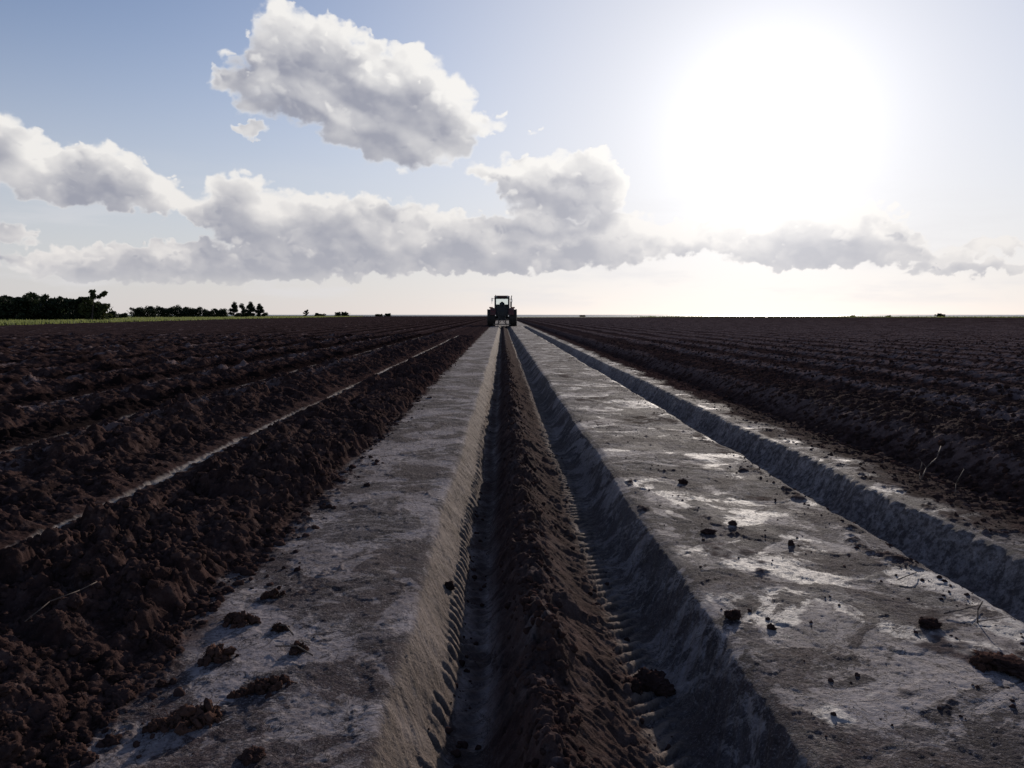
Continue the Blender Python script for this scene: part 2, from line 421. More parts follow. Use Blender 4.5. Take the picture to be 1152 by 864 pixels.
    # --- centre ridge: broken crumbly crest, smeared flanks
    crest = np.exp(-((xw - .13) / .10) ** 2)
    n_c = fbm(x * 5, y * 2.4, 4, .55, 31)
    z = z + crest * (.026 * n_c - .012)
    cc = clods(x, y, spacing, [(.17, .058), (.085, .034), (.040, .017), (.018, .007)], 300)
    slope = sstep(xw, .16, .24) * (1 - sstep(xw, .46, .52))
    z = z + cc * crest ** .8 * ridge * sstep(n_c, -.5, .3) * .95 + cc * ridge * (.12 + .45 * slope * sstep(fbm(x * 4, y * 3, 3, .6, 39), -.1, .4))
    sl_y = y + (xw - .15) * .95
    z = z + near * slope * (.013 * fbm(xw * 7, sl_y * 19, 5, .7, 33) + .004 * vnoise(xw * 14, sl_y * 70, 34) + .010 * fbm(xw * 5, sl_y * 8, 2, .5, 35))
    slopeb = sstep(xw, -.09, -.02) * (1 - sstep(xw, .04, .10))
    z = z + near * slopeb * (.012 * fbm(xw * 9, (y - xw) * 14, 3, .6, 36) + .10 * cc)
    # --- wheel furrow walls: curved smear marks and lug prints
    tL = np.clip((xw + .34) / .15, 0, 1)             # 0 at the lip, 1 at the foot
    wl = sstep(xw, -.36, -.33) * (1 - sstep(xw, -.20, -.17))
    yl = y + .34 * tL ** .8 + .10 * tL * tL
    z = z + near * wl * (.0105 * fbm(tL * 1.3, yl * 26, 4, .65, 41) + .0030 * vnoise(tL * 2, yl * 95, 42) + .006 * fbm(tL * 1.5, yl * 6, 2, .5, 43))
    tR = np.clip((.79 - xw) / .16, 0, 1)
    wr = (1 - sstep(xw, .76, .80)) * sstep(xw, .62, .66)
    yr = y + .30 * tR
    z = z + near * wr * (.0085 * fbm(tR * 1.3, yr * 30, 3, .6, 46) + .0045 * np.sin(yr * 2 * np.pi / .085 + 2 * vnoise(y * 2, xw, 47)) * (1 - tR * .5) + .005 * fbm(tR * 1.5, yr * 6, 2, .5, 48))
    def lugs(x0, w, ph, sk, seed):
        m = np.exp(-((xw - x0) / w) ** 2)
        s = (y + sk * xw) / .078 + ph + .22 * vnoise(y * 3, xw * 3, seed)
        saw = s - np.floor(s)
        tooth = sstep(saw, .02, .22) * (1 - sstep(saw, .50, .74))
        keep = sstep(vnoise(np.floor(s) * .9 + .37, xw * 0 + .5, seed + 1) + .4 * e2, -.55, -.2)
        return m * (tooth * keep * 1.0 - .25), tooth * m
    g1, t1 = lugs(-.205, .026, 0, .4, 51); g2, t2 = lugs(.500, .058, .4, -1.3, 54)
    z = z + near * (.024 * g1 + .022 * g2)
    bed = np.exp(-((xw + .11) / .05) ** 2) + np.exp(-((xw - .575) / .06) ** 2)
    z = z + near * bed * (.007 * fbm(xw * 9, y * 9, 3, .6, 57) + .004 * np.sin((y * 1.0 + np.abs(xw - .575) * .6) * 2 * np.pi / .078))
    # --- pale tracks: flat with shallow plates, scuffs and crumbs of soil
    flat = (1 - soilL) * (1 - soilR) * (1 - ridge) * (1 - wl) * (1 - wr)
    track = flat * (sstep(-xw, .34, .40) + sstep(xw, .79, .86) * (1 - sstep(xw, 1.90, 1.97)) + sstep(xw, 2.5, 2.56))
    z = z + track * (.010 * fbm(x * 1.7, y * 1.2, 3, .5, 61) + (.0026 * fbm(x * 9, y * 9, 4, .6, 62) + .0018 * fbm(x * 34, y * 30, 4, .68, 70)) * near)
    pl = fbm(x * 2.6, y * 1.9, 4, .55, 63)
    z = z + near * track * .0038 * (sstep(pl, .0, .04) + .7 * sstep(fbm(x * 5 + 9, y * 4, 4, .6, 65), .05, .10))
    grit = fbm(x * 3.1, y * 2.4, 5, .65, 64) + .35 * sstep(-xw, .95, 1.2) * (xw < 0) + .25 * sstep(xw, 1.7, 1.95) * (xw < 2.1) + .22 * (xw > 2.5)
    cr = clods(x, y, spacing, [(.055, .016), (.026, .009), (.013, .004)], 400)
    gm = sstep(grit, .26, .46)
    z = z + track * gm * cr * .9 + near * track * .0016 * vnoise(x * 90, y * 90, 66)
    ditch = sstep(xw, 1.97, 2.03) * (1 - sstep(xw, 2.46, 2.52))
    z = z + near * ditch * (.005 * fbm(x * 9, y * 7, 5, .65, 67) + .004 * fbm((x + .35 * y) * 14, y * 5, 3, .55, 68)) + ditch * cr * sstep(xw, 2.10, 2.0) * .8
    z = z + .012 * fbm(x * .35, y * .25, 2, .5, 69)
    soil = np.clip(sstep(-xw + edgeL, -.15, -.03) + sstep(xw - edgeR, -.13, -.01), 0, 1)
    soil = np.maximum(soil, ridge * (.93 - .35 * sstep(crest * n_c, .15, .5)))
    soil = np.maximum(soil, gm * track * sstep(cr, .002, .010) * .9)
    soil = soil * (1 - strip) * (1 - strip_r)
    z = z - strip * (c_l * .35 * soilL)
    tan_ = wl + .35 * g1.clip(0, 1) + .30 * np.clip(g2, 0, 1) + .25 * slope
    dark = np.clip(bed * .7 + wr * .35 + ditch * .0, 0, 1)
    bedl = np.exp(-((xw + .12) / .055) ** 2) * (1 - ahead)
    soil = np.maximum(soil, bedl * (.55 + .5 * e2))
    cover = sstep(fbm(x * 1.3 + 4, y * .9, 5, .62, 17) + .25 * e2, .22, .36) * track * (xw > 1.0)
    soil = np.maximum(soil, cover * .8)
    lug = np.clip(t1 * 1.3 + t2 * 1.3, 0, 1) * near
    return z, soil, gm, tan_, strip, dark, ditch, lug

LEFT_EDGE = [(-20, -40), (55, -44), (75, -48.5), (110, -54), (200, -66), (480, -80), (900, -92)]   # (y, x) where the ploughed soil ends
RIGHT_END = 295.0
def left_edge_x(y): return np.interp(y, [p[0] for p in LEFT_EDGE], [p[1] for p in LEFT_EDGE])

def build_ground(mat):
    q = QUAL
    ys = [-3.0]
    while ys[-1] < 1.2: ys.append(ys[-1] + .06)
    while ys[-1] < 560:
        y = ys[-1]
        g = .0030 if y < 9 else (.0036 if y < 40 else .012)
        ys.append(y + max(.0042, g * y) / q)
    ys = np.array(ys)
    xc = list(np.arange(-1.20, .90, .0062 / q)) + list(np.arange(.90, 3.05, .010 / q))
    xr = [3.05]
    while xr[-1] < 420: xr.append(xr[-1] + max(.009, .0038 * (xr[-1] - 1)) / q)
    xl = [1.20]
    while xl[-1] < 200: xl.append(xl[-1] + max(.0070, .0036 * xl[-1]) / q)
    parts = (('dirt_track', np.array(xc + [3.05])), ('ploughed_field', np.array(xr)), ('ploughed_field', -np.array(xl[::-1])))
    for name, xs in parts:
        X, Y = np.meshgrid(xs, ys)
        dx = np.gradient(xs)[None, :]; dy = np.gradient(ys)[:, None]
        keep = None
        ax = np.abs(X[:-1, :-1])
        if name != 'dirt_track':
            keep = (Y[1:, 1:] > ax * 1.12 - 4.2)
            if xs[0] > 0:
                keep &= (Y[1:, 1:] < RIGHT_END + 30 * np.sin(X[1:, 1:] * .02))
            else:
                keep &= X[1:, 1:] > left_edge_x(Y[1:, 1:])
        else:
            keep = np.ones((len(ys) - 1, len(xs) - 1), bool)
        # evaluate only where needed
        need = np.zeros(X.shape, bool)
        need[:-1, :-1] |= keep; need[1:, :-1] |= keep; need[:-1, 1:] |= keep; need[1:, 1:] |= keep
        spc = np.sqrt(np.maximum(dx * 1.0, .25 * dy) ** 2 + 0 * Y)
        x1, y1, s1 = X[need].astype(np.float32), Y[need].astype(np.float32), np.broadcast_to(np.maximum(dx, dy * .6), X.shape)[need].astype(np.float32)
        res = [ground_height(x1[i:i + 400000], y1[i:i + 400000], s1[i:i + 400000]) for i in range(0, len(x1), 400000)]
        res = [np.concatenate([np.broadcast_to(r[k], r[0].shape) for r in res]) for k in range(8)]
        Z = np.zeros(X.shape, np.float32); Z[need] = res[0]
        o, used = grid_mesh(name, X, Y, Z, keep=keep)
        full = np.zeros((X.size, 4), np.float32); ni = need.ravel()
        full[ni, 0] = res[1]; full[ni, 1] = res[2]; full[ni, 2] = res[3]; full[ni, 3] = res[4]
        set_attr(o, 'mask', full[used], 'FLOAT_COLOR')
        f2 = np.zeros((X.size, 4), np.float32); f2[ni, 0] = res[5]; f2[ni, 1] = res[6]; f2[ni, 2] = res[7]; f2[:, 3] = 1
        set_attr(o, 'mask2', f2[used], 'FLOAT_COLOR')
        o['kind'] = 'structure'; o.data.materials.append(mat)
        print(name, len(o.data.vertices))

def ground_material():
    m = bpy.data.materials.new('ploughed soil and pale compacted clay'); m.use_nodes = True
    nt = m.node_tree; E.nt = nt; nt.nodes.clear()
    out = nt.nodes.new('ShaderNodeOutputMaterial'); b = nt.nodes.new('ShaderNodeBsdfPrincipled'); nt.links.new(b.outputs[0], out.inputs[0])
    at = nt.nodes.new('ShaderNodeAttribute'); at.attribute_name = 'mask'
    sp = nt.nodes.new('ShaderNodeSeparateColor'); nt.links.new(at.outputs['Color'], sp.inputs[0])
    soil, grit, tanm = (E(sp.outputs[i]) for i in range(3)); strip = E(at.outputs['Alpha'])
    at2 = nt.nodes.new('ShaderNodeAttribute'); at2.attribute_name = 'mask2'
    sp2 = nt.nodes.new('ShaderNodeSeparateColor'); nt.links.new(at2.outputs['Color'], sp2.inputs[0])
    dark, ditch, lug = (E(sp2.outputs[i]) for i in range(3))
    g = nt.nodes.new('ShaderNodeNewGeometry'); p = E(g.outputs['Position'])
    s3 = nt.nodes.new('ShaderNodeSeparateXYZ'); nt.links.new(p.k, s3.inputs[0]); X = E(s3.outputs[0]); Y = E(s3.outputs[1])
    right0 = ss(X, 0.0, 1.0)
    # soil
    sn = noise(p, 1.3, 4, .6); sf = noise(p, 34, 4, .65); sm = noise(p, 7, 4, .6)
    sc = mix(ss(sm, .35, .68), (.030, .0180, .0165), (.066, .0390, .0345))
    sc = mix(ss(sf, .5, .78) * .55, sc, (.090, .062, .056))
    sc = mix(ss(noise(p, 14, 4, .7), .52, .66) * .5, sc, (.105, .074, .068)); sc = mix(ss(noise(vmath('ADD', p, (4.0, 4.0, 0.0)), 11, 4, .7), .52, .66) * .6, sc, (.014, .009, .009))
    sc = mix(ss(sn, .4, .7) * .35, sc, (.018, .0105, .0105))
    sc = mix(ss(Y, 8.0, 50.0) * .70, sc, (.040, .0275, .0285))  # far soil toned down in colour, standing in for lost clod self-shadow
    # crusted crests and darker furrows of the rows
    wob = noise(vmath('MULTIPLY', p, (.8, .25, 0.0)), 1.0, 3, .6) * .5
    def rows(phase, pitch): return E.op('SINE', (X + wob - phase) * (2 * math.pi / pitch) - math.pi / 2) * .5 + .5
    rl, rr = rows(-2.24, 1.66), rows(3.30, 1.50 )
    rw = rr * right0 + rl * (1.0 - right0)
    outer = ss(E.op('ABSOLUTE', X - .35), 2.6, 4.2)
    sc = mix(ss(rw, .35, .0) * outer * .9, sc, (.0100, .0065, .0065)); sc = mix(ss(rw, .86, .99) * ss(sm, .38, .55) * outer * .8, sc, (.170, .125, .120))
    # clay of the compacted tracks
    n1 = noise(p, .9, 5, .6, .6); n2 = noise(p, 3.4, 6, .62, .9); n3 = noise(p, 22, 5, .7); n4 = noise(p, 120, 3, .7); n5 = noise(p, 55, 4, .75)
    streak = noise(vmath('MULTIPLY', p, (3.0, 11.0, 1.0)), 1.6, 5, .65, .5)
    swirl = noise(vmath('ADD', p, (5.3, 8.1, 0.0)), 1.55, 7, .60, 1.5)
    pale = ss(swirl + (n3 - .5) * .16 + (n1 - .5) * .55 + (n5 - .5) * .14 + (1.0 - right0) * .022, .51, .555)
    cc = mix(ss(n2 + (n5 - .5) * .2, .42, .60), (.036, .029, .034), (.098, .083, .090))
    cc = mix(ss(streak, .50, .70) * .35, cc, (.20, .172, .168))
    cc = mix(pale * .85, cc, mix(n2, (.225, .195, .20), (.37, .325, .325)))
    wv = noise(vmath('ADD', p, (9.0, 2.0, 0.0)), 2.1, 6, .68, 1.6)
    cc = mix(ss(wv, .50, .535) * ss(wv, .575, .54) * .60, cc, (.36, .32, .315))
    cc = mix(ss(noise(p, 1.7, 5, .65, .7), .45, .56) * (.78 - pale * .42), cc, (.056, .039, .041))
    cr = noise(p, 5.5, 6, .62, 1.2); cr2 = noise(vmath('ADD', p, (2.0, 7.0, 0.0)), 13, 5, .62, .9)
    crack = ss(E.op('ABSOLUTE', cr - .5), .012, .0) * .75 + ss(E.op('ABSOLUTE', cr2 - .49), .014, .0) * .45
    cc = mix(crack.clamp(), cc, (.030, .023, .024))
    cc = mix(ss(n5, .49, .60) * (.72 - pale * .32), cc, (.030, .024, .026))
    cc = mix(ss(n4, .53, .66) * .45, cc, (.30, .27, .27))
    right = ss(X, .7, .9)
    # dried films with a crisp outline on the right-hand track
    film_n = noise(vmath('ADD', p, (3.7, 1.2, 0.0)), 1.15, 3, .5, 1.3)
    film = ss(film_n + (n3 - 0.5) * .16 + (n2 - 0.5) * .12, .525, .56) * (.25 + pale * .75) * right * (1.0 - soil) * (1.0 - ditch) * (1.0 - dark.clamp())
    cc = mix(film * (.3 + pale * .45), cc, (.30, .275, .27))
    tanc = mix(ss(n2, .35, .7), (.125, .098, .084), (.220, .178, .156))
    cc = mix(tanm.clamp() * .9, cc, tanc)
    cc = mix(ditch * .6, cc, mix(ss(n3, .4, .6), (.10, .09, .092), (.34, .31, .31)))
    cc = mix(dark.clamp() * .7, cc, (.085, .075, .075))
    sc = mix(tanm.clamp() * .45, sc, (.125, .085, .062))
    # drag marks running down the furrow walls
    sy = (Y - E(s3.outputs[2]) * 1.6)
    dragv = vec(X * 3.0, sy * 38.0, 0.0); drag = noise(dragv, 1.0, 4, .65); drag2 = noise(vec(X * 5.0, sy * 110.0, 2.0), 1.0, 2, .6)
    wall = (tanm + dark).clamp()
    cc = mix(ss(drag, .48, .62) * wall * .55, cc, (.060, .047, .040)); cc = mix(ss(drag2, .55, .68) * wall * .35, cc, (.30, .25, .20))
    cc = mix(ss(n5, .52, .66) * ditch * .6, cc, (.055, .05, .055)); cc = mix(ss(n2, .5, .62) * ditch * .4, cc, (.07, .062, .066))
    sc = mix(ss(drag, .50, .62) * tanm * .7, sc, (.020, .012, .010))
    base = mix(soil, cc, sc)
    base = mix(lug * .75, base, mix(n3, (.15, .115, .095), (.24, .19, .16)))
    base = mix(strip * .95, base, mix(n3, (.23, .20, .18), (.36, .32, .29)))
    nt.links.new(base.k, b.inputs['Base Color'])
    wet = (film * (1.0 - ss(n5, .50, .64) * .7) * .75 + pale * right * .22) * (1.0 - soil)
    rough = (0.86 - wet * .20 + (n3 - .5) * .25 + soil * .12).clamp()
    nt.links.new(rough.k, b.inputs['Roughness'])
    spl = (wet * .21 + .035) * (1.0 - soil) + soil * ss(Y, 3.0, 12.0, .008, .0)
    nt.links.new(spl.k, b.inputs['Specular IOR Level'])
    # fine relief
    cam_far = ss(Y, 6.0, 26.0, 1.0, .8)
    mid = ss(Y, 7.0, 35.0)
    bh = sf * .012 * soil + noise(p, 150, 4, .7) * .0030 * (soil * .6 + .45) + n3 * .0022 * (1.0 - soil * .5) + n5 * .0065 * (1.0 - pale * .5) - crack * .004 * (1.0 - soil) + noise(p, 240, 2, .6) * .0016 * (1.0 - soil) + (drag * .012 + drag2 * .003) * wall + (n3 * .014 + n5 * .006) * ditch + noise(p, 85, 3, .7) * .0065 * (1.0 - pale) * (1.0 - soil) + (noise(p, 3.2, 3, .6) * .07 + noise(p, 11, 3, .6) * .03) * mid * soil + streak * .0025 * (1.0 - soil) + film * -.0012
    bp = nt.nodes.new('ShaderNodeBump'); nt.links.new((bh).k, bp.inputs['Height']); bp.inputs['Distance'].default_value = 1.0
    nt.links.new((cam_far * .85).k, bp.inputs['Strength'])
    nt.links.new(bp.outputs[0], b.inputs['Normal'])
    return m
# ------------------------------------------------------------------ helpers for things
def tag(o, label=None, cat=None, group=None, kind=None):
    if label: o['label'] = label
    if cat: o['category'] = cat
    if group: o['group'] = group
    if kind: o['kind'] = kind
    return o
def empty(name, loc, rz=0.0):
    o = bpy.data.objects.new(name, None); C.objects.link(o); o.location = loc; o.rotation_euler = (0, 0, rz); o.empty_display_size = .3
    return o
class MB:
    def __init__(s): s.bm = bmesh.new()
    def box(s, c, d, rot=None, bev=0.0, taper=None):
        r = bmesh.ops.create_cube(s.bm, size=1.0); vs = r['verts']
        for v in vs:
            k = 1.0
            if taper and v.co.z > 0: k = taper
            v.co = Vector((v.co.x * d[0] * k, v.co.y * d[1] * k, v.co.z * d[2]))
        if bev:
            es = list({e for v in vs for e in v.link_edges})
            rb = bmesh.ops.bevel(s.bm, geom=es, offset=bev, segments=2, affect='EDGES', profile=.6)
            vs = list({v for f in rb['faces'] for v in f.verts} | {v for v in vs if v.is_valid})
        M = Matrix.Translation(c) @ (Euler(rot).to_matrix().to_4x4() if rot else Matrix())
        bmesh.ops.transform(s.bm, matrix=M, verts=vs); return s
    def bar(s, a, b, r, seg=8, r2=None):
        a, b = Vector(a), Vector(b); d = b - a
        rr = bmesh.ops.create_cone(s.bm, cap_ends=True, segments=seg, radius1=r, radius2=r if r2 is None else r2, depth=d.length)
        M = Matrix.Translation((a + b) / 2) @ d.to_track_quat('Z', 'Y').to_matrix().to_4x4()
        bmesh.ops.transform(s.bm, matrix=M, verts=rr['verts']); return s
    def lathe(s, prof, axis='X', c=(0, 0, 0), seg=40):
        """prof: (offset along the axis, radius)"""
        rings = []
        for k in range(seg):
            a = 2 * math.pi * k / seg; ring = []
            for t, r in prof:
                p = (t, math.cos(a) * r, math.sin(a) * r) if axis == 'X' else (math.cos(a) * r, math.sin(a) * r, t)
                ring.append(s.bm.verts.new(Vector(p) + Vector(c)))
            rings.append(ring)
        for k in range(seg):
            A, B = rings[k], rings[(k + 1) % seg]
            for j in range(len(prof) - 1): s.bm.faces.new((A[j], A[j + 1], B[j + 1], B[j]))
        return s
    def build(s, name, mat, parent=None, smooth=False):
        bmesh.ops.recalc_face_normals(s.bm, faces=s.bm.faces[:])
        me = bpy.data.meshes.new(name); s.bm.to_mesh(me); s.bm.free()
        if smooth:
            for p in me.polygons: p.use_smooth = True
        o = bpy.data.objects.new(name, me); C.objects.link(o)
        if mat: me.materials.append(mat)
        if parent: o.parent = parent
        return o
def pmat(name, c, rough=.6, metal=0.0, c2=None, scale=8.0, bump=0.0, spec=.5, trans=0.0, emit=None):
    m = bpy.data.materials.new(name); m.use_nodes = True; nt = m.node_tree; E.nt = nt
    b = nt.nodes['Principled BSDF']
    g = nt.nodes.new('ShaderNodeNewGeometry'); p = E(g.outputs['Position'])
    n = noise(p, scale, 5, .65)
    c2 = c2 or tuple(v * .6 for v in c)
    nt.links.new(mix(ss(n, .38, .66), c, c2).k, b.inputs['Base Color'])
    nt.links.new(((n - .5) * .35 + rough).clamp().k, b.inputs['Roughness'])
    b.inputs['Metallic'].default_value = metal; b.inputs['Specular IOR Level'].default_value = spec
    b.inputs['Transmission Weight'].default_value = trans
    if bump:
        bp = nt.nodes.new('ShaderNodeBump'); bp.inputs['Distance'].default_value = bump; nt.links.new(noise(p, scale * 4, 4, .7).k, bp.inputs['Height'])
        nt.links.new(bp.outputs[0], b.inputs['Normal'])
    return m
def gz(x, y, sp=.01):
    a = np.array([x], np.float32).reshape(-1); b = np.array([y], np.float32).reshape(-1)
    return ground_height(a, b, np.full(a.shape, sp, np.float32))[0]
def on_ground(px, py, z=0.0):
    d = ray(px, py); t = (z - CAM_H) / d.z
    return d.x * t, d.y * t

# ------------------------------------------------------------------ tractor
def make_tractor():
    red = pmat('dusty dark red paint', (.10, .022, .018), .6, c2=(.06, .028, .024), scale=5)
    blk = pmat('black plastic trim', (.018, .018, .02), .6, scale=12)
    rub = pmat('muddy tyre rubber', (.020, .019, .019), .85, c2=(.045, .032, .027), scale=7, bump=.01)
    rimm = pmat('dusty grey rim', (.20, .19, .17), .55, c2=(.11, .085, .07), scale=9)
    stl = pmat('worn steel', (.14, .13, .12), .45, metal=.8, c2=(.08, .055, .045), scale=10)
    glass = pmat('clear cab glass', (.85, .90, .90), .04, trans=1.0, c2=(.8, .86, .86)); glass.node_tree.nodes['Principled BSDF'].inputs['IOR'].default_value = 1.02
    lampr = pmat('red lamp lens', (.45, .03, .02), .25, scale=20)
    lampo = pmat('amber lamp lens', (.6, .22, .03), .25, scale=20)
    lampw = pmat('clear lamp lens', (.75, .75, .72), .15, scale=20)
    mir = pmat('mirror glass', (.7, .72, .75), .08, metal=1.0, c2=(.6, .62, .66))
    seatm = pmat('grey seat cloth', (.07, .07, .08), .9, scale=20)
    t = empty('tractor', (-.02, 77.6, .0))
    tag(t, 'dark farm tractor with glazed cab and reddish fenders, seen from behind far down the track', 'tractor')
    def wheel(x, y, r, w, lug):
        s = 1 if x > 0 else -1
        rt = r - .045
        root = MB().lathe([(-w / 2 + .02, r * .56), (-w / 2 - .0, r * .66), (-w / 2 + .01, r * .88), (-w / 2 + .07, rt - .01), (0, rt), (w / 2 - .07, rt - .01), (w / 2 - .01, r * .88), (w / 2, r * .66), (w / 2 - .02, r * .56)], seg=48)
        n = lug
        for k in range(n):
            for sd in (-1, 1):
                a = 2 * math.pi * (k + (.5 if sd > 0 else 0)) / n
                M = Matrix.Rotation(a, 4, 'X') @ Matrix.Translation((sd * w * .25, 0, r - .03)) @ Matrix.Rotation(sd * R(42), 4, 'Z')
                q = bmesh.ops.create_cube(root.bm, size=1.0)
                for v in q['verts']: v.co = Vector((v.co.x * w * .62, v.co.y * .055, v.co.z * .07))
                bmesh.ops.transform(root.bm, matrix=M, verts=q['verts'])
        wh = bpy.data.objects.new('wheel', None); C.objects.link(wh); wh.parent = t; wh.location = (x, y, r)
        root.build('tyre', rub, wh, False)
        rm = MB().lathe([(-w * .42, r * .58), (-w * .40, r * .50), (-w * .1 * s, r * .46), (s * w * .05, r * .42), (s * w * .12, r * .20), (s * w * .16, .09), (s * w * .20, .085), (s * w * .20, .001)], seg=32)
        rm.lathe([(s * w * .05, r * .45), (w * .40, r * .50), (w * .42, r * .58)], seg=32)
        for k in range(8):
            a = 2 * math.pi * k / 8; rm.bar((s * w * .1, math.cos(a) * r * .27, math.sin(a) * r * .27), (s * w * .17, math.cos(a) * r * .27, math.sin(a) * r * .27), .02, 6)
        rm.build('rim', rimm, wh, True)
    for s in (-1, 1):
        wheel(s * 1.09, .85, .84, .80, 20)
        wheel(s * .98, 3.15, .62, .44, 18)
    # body
    b = MB().box((0, .75, .92), (.70, .75, .62), bev=.06).box((0, .75, 1.28), (1.26, .9, .62), bev=.08)
    b.bar((-.85, .85, .84), (.85, .85, .84), .13, 16).box((0, 2.0, .95), (.5, 1.9, .42), bev=.05)
    b.build('transmission_housing', blk, t)
    MB().bar((-.78, 3.15, .62), (.78, 3.15, .62), .07, 12).box((0, 3.15, .72), (.3, .3, .3), bev=.03).build('front_axle', stl, t)
    h = MB().box((0, 2.95, 1.42), (.78, 1.75, .62), bev=.10).box((0, 3.84, 1.30), (.72, .12, .72), bev=.05)
    hd = h.build('bonnet', red, t)
    g = MB()
    for k in range(9): g.box((0, 3.905, 1.05 + .06 * k), (.56, .02, .028))
    g.build('grille', blk, hd)
    # cab: floor box, posts, roof, glass
    cb = MB().box((0, 1.35, 1.50), (1.42, 1.35, .56), bev=.06).box((0, .72, 1.72), (1.38, .10, .16), bev=.02)
    cab = cb.build('cab', blk, t)
    fr = MB()
    for s in (-1, 1):
        fr.box((s * .68, .68, 2.30), (.17, .12, 1.16), rot=(R(-3), 0, 0), bev=.02)
        fr.box((s * .70, 1.35, 2.30), (.05, .07, 1.16), bev=.01)
        fr.box((s * .68, 2.02, 2.30), (.07, .08, 1.18), rot=(R(6), 0, 0), bev=.015)
        fr.box((s * .69, 1.35, 1.79), (.06, 1.30, .08)).box((s * .69, 1.35, 2.84), (.06, 1.30, .08))
    fr.box((0, .66, 2.83), (1.34, .08, .20), bev=.02).box((0, .70, 1.98), (1.34, .08, .40), bev=.02).box((0, 1.96, 2.83), (1.3, .08, .08)).box((0, 2.07, 1.80), (1.3, .08, .10))
    fr.build('window_frame', blk, cab)
    rf = MB().box((0, 1.32, 2.955), (1.54, 1.62, .14), bev=.05).box((0, 1.32, 3.03), (1.30, 1.35, .07), bev=.03)
    roof = rf.build('roof', red, cab)
    for s in (-1, 1):
        MB().box((s * .58, .49, 2.94), (.16, .05, .085), bev=.015).build('work_lamp', lampw, roof)
    MB().box((0, .655, 2.34), (1.26, .012, .86)).build('rear_window', glass, cab)
    MB().box((0, 2.02, 2.32), (1.28, .012, .92), rot=(R(6), 0, 0)).build('windscreen', glass, cab)
    for s in (-1, 1):
        MB().box((s * .715, 1.35, 2.32), (.010, 1.24, .96)).build('side_window', glass, cab)
    st = MB().box((0, 1.12, 1.86), (.52, .50, .14), bev=.05).box((0, .90, 2.12), (.50, .13, .50), rot=(R(-8), 0, 0), bev=.06).box((0, .86, 2.40), (.24, .09, .12), bev=.04)
    st.build('seat', seatm, cab)
    sw = MB()
    for k in range(20):
        a, c_ = 2 * math.pi * k / 20, 2 * math.pi * (k + 1) / 20
        f = lambda q: (math.cos(q) * .21, 1.66 + math.sin(q) * .17, 2.28 + math.sin(q) * .10)
        sw.bar(f(a), f(c_), .016, 6)
    sw.bar((0, 1.90, 1.80), (0, 1.66, 2.28), .03, 8).build('steering_wheel', blk, cab)
    # fenders, lamps, mirrors, stack, steps
    for s in (-1, 1):
        fd = MB()
        prev = None; w = .56
        for k in range(15):
            a = R(18 + 144 * k / 14); rr = .95
            p = Vector((0, .85 + math.cos(a) * rr, .84 + math.sin(a) * rr))
            if prev is not None:
                m_ = (p + prev) / 2; d = p - prev
                fd.box((s * .92, m_.y, m_.z), (w, d.length * 1.04, .035), rot=(math.atan2(d.z, d.y), 0, 0))
            prev = p
        fd.box((s * .74, .85, 1.48), (.03, 1.1, .50), bev=.01)
        fe = fd.build('fender', red, t)
        MB().box((s * 1.10, .18, 1.85), (.36, .07, .15), bev=.03).bar((s * .80, .45, 1.80), (s * .98, .18, 1.84), .03).build('lamp_bracket', blk, fe)
        MB().box((s * 1.17, .135, 1.85), (.12, .03, .10), bev=.012).build('tail_lamp', lampr, fe)
        MB().box((s * 1.01, .135, 1.85), (.10, .03, .10), bev=.012).build('turn_lamp', lampo, fe)
    mr = MB().bar((-.72, 2.02, 2.78), (-1.04, 2.05, 2.84), .016).bar((-1.04, 2.05, 2.86), (-1.04, 2.05, 2.25), .014).box((-1.02, 2.05, 2.68), (.16, .05, .30), bev=.02)
    m1 = mr.build('mirror', blk, t); MB().box((-1.02, 2.022, 2.68), (.13, .006, .26)).build('mirror_glass', mir, m1)
    mr = MB().bar((.72, 2.02, 2.70), (1.0, 2.05, 2.74), .016).bar((1.0, 2.05, 2.76), (1.0, 2.05, 2.35), .014).box((.99, 2.05, 2.58), (.15, .05, .26), bev=.02)
    m1 = mr.build('mirror', blk, t); MB().box((.99, 2.022, 2.58), (.12, .006, .22)).build('mirror_glass', mir, m1)
    MB().bar((.92, 2.35, 1.5), (.94, 2.35, 2.85), .055, 12).bar((.94, 2.35, 2.85), (1.0, 2.27, 3.10), .042, 10).bar((.92, 2.35, 1.9), (.93, 2.35, 2.5), .085, 14).build('exhaust_stack', stl, t)
    MB().bar((-.66, .60, 3.02), (-.66, .60, 3.02 + .12), .035, 12).build('beacon', lampo, t)
    for s in (-1, 1):
        lf = MB().bar((s * .26, .45, .62), (s * .42, -.42, .26), .034, 8).bar((s * .34, .20, 1.30), (s * .39, -.12, .42), .022, 8).bar((s * .30, .5, 1.34), (s * .34, .16, 1.30), .03)
        lf.build('lift_arm', stl, t)
    MB().bar((0, .45, 1.05), (0, -.40, .62), .028, 8).build('top_link', stl, t)
    im = MB().box((0, -.50, .20), (1.7, .10, .10), bev=.01).bar((-.42, -.50, .22), (0, -.46, .66), .028).bar((.42, -.50, .22), (0, -.46, .66), .028)
    im.build('toolbar', stl, t)
    for s in (-1, 1):
        tn = MB().box((s * .42, -.52, .08), (.035, .10, .34), rot=(R(12), 0, 0)).box((s * .42, -.47, -.06), (.16, .14, .03), rot=(R(20), 0, 0))
        tn.build('tine', stl, t)
    st = MB()
    for k in range(3): st.box((-.86, 1.55 + .03 * k, .55 + .27 * k), (.30, .26, .03))
    st.bar((-1.0, 1.55, .5), (-1.0, 1.62, 1.2), .015).build('step', blk, t)
    return t

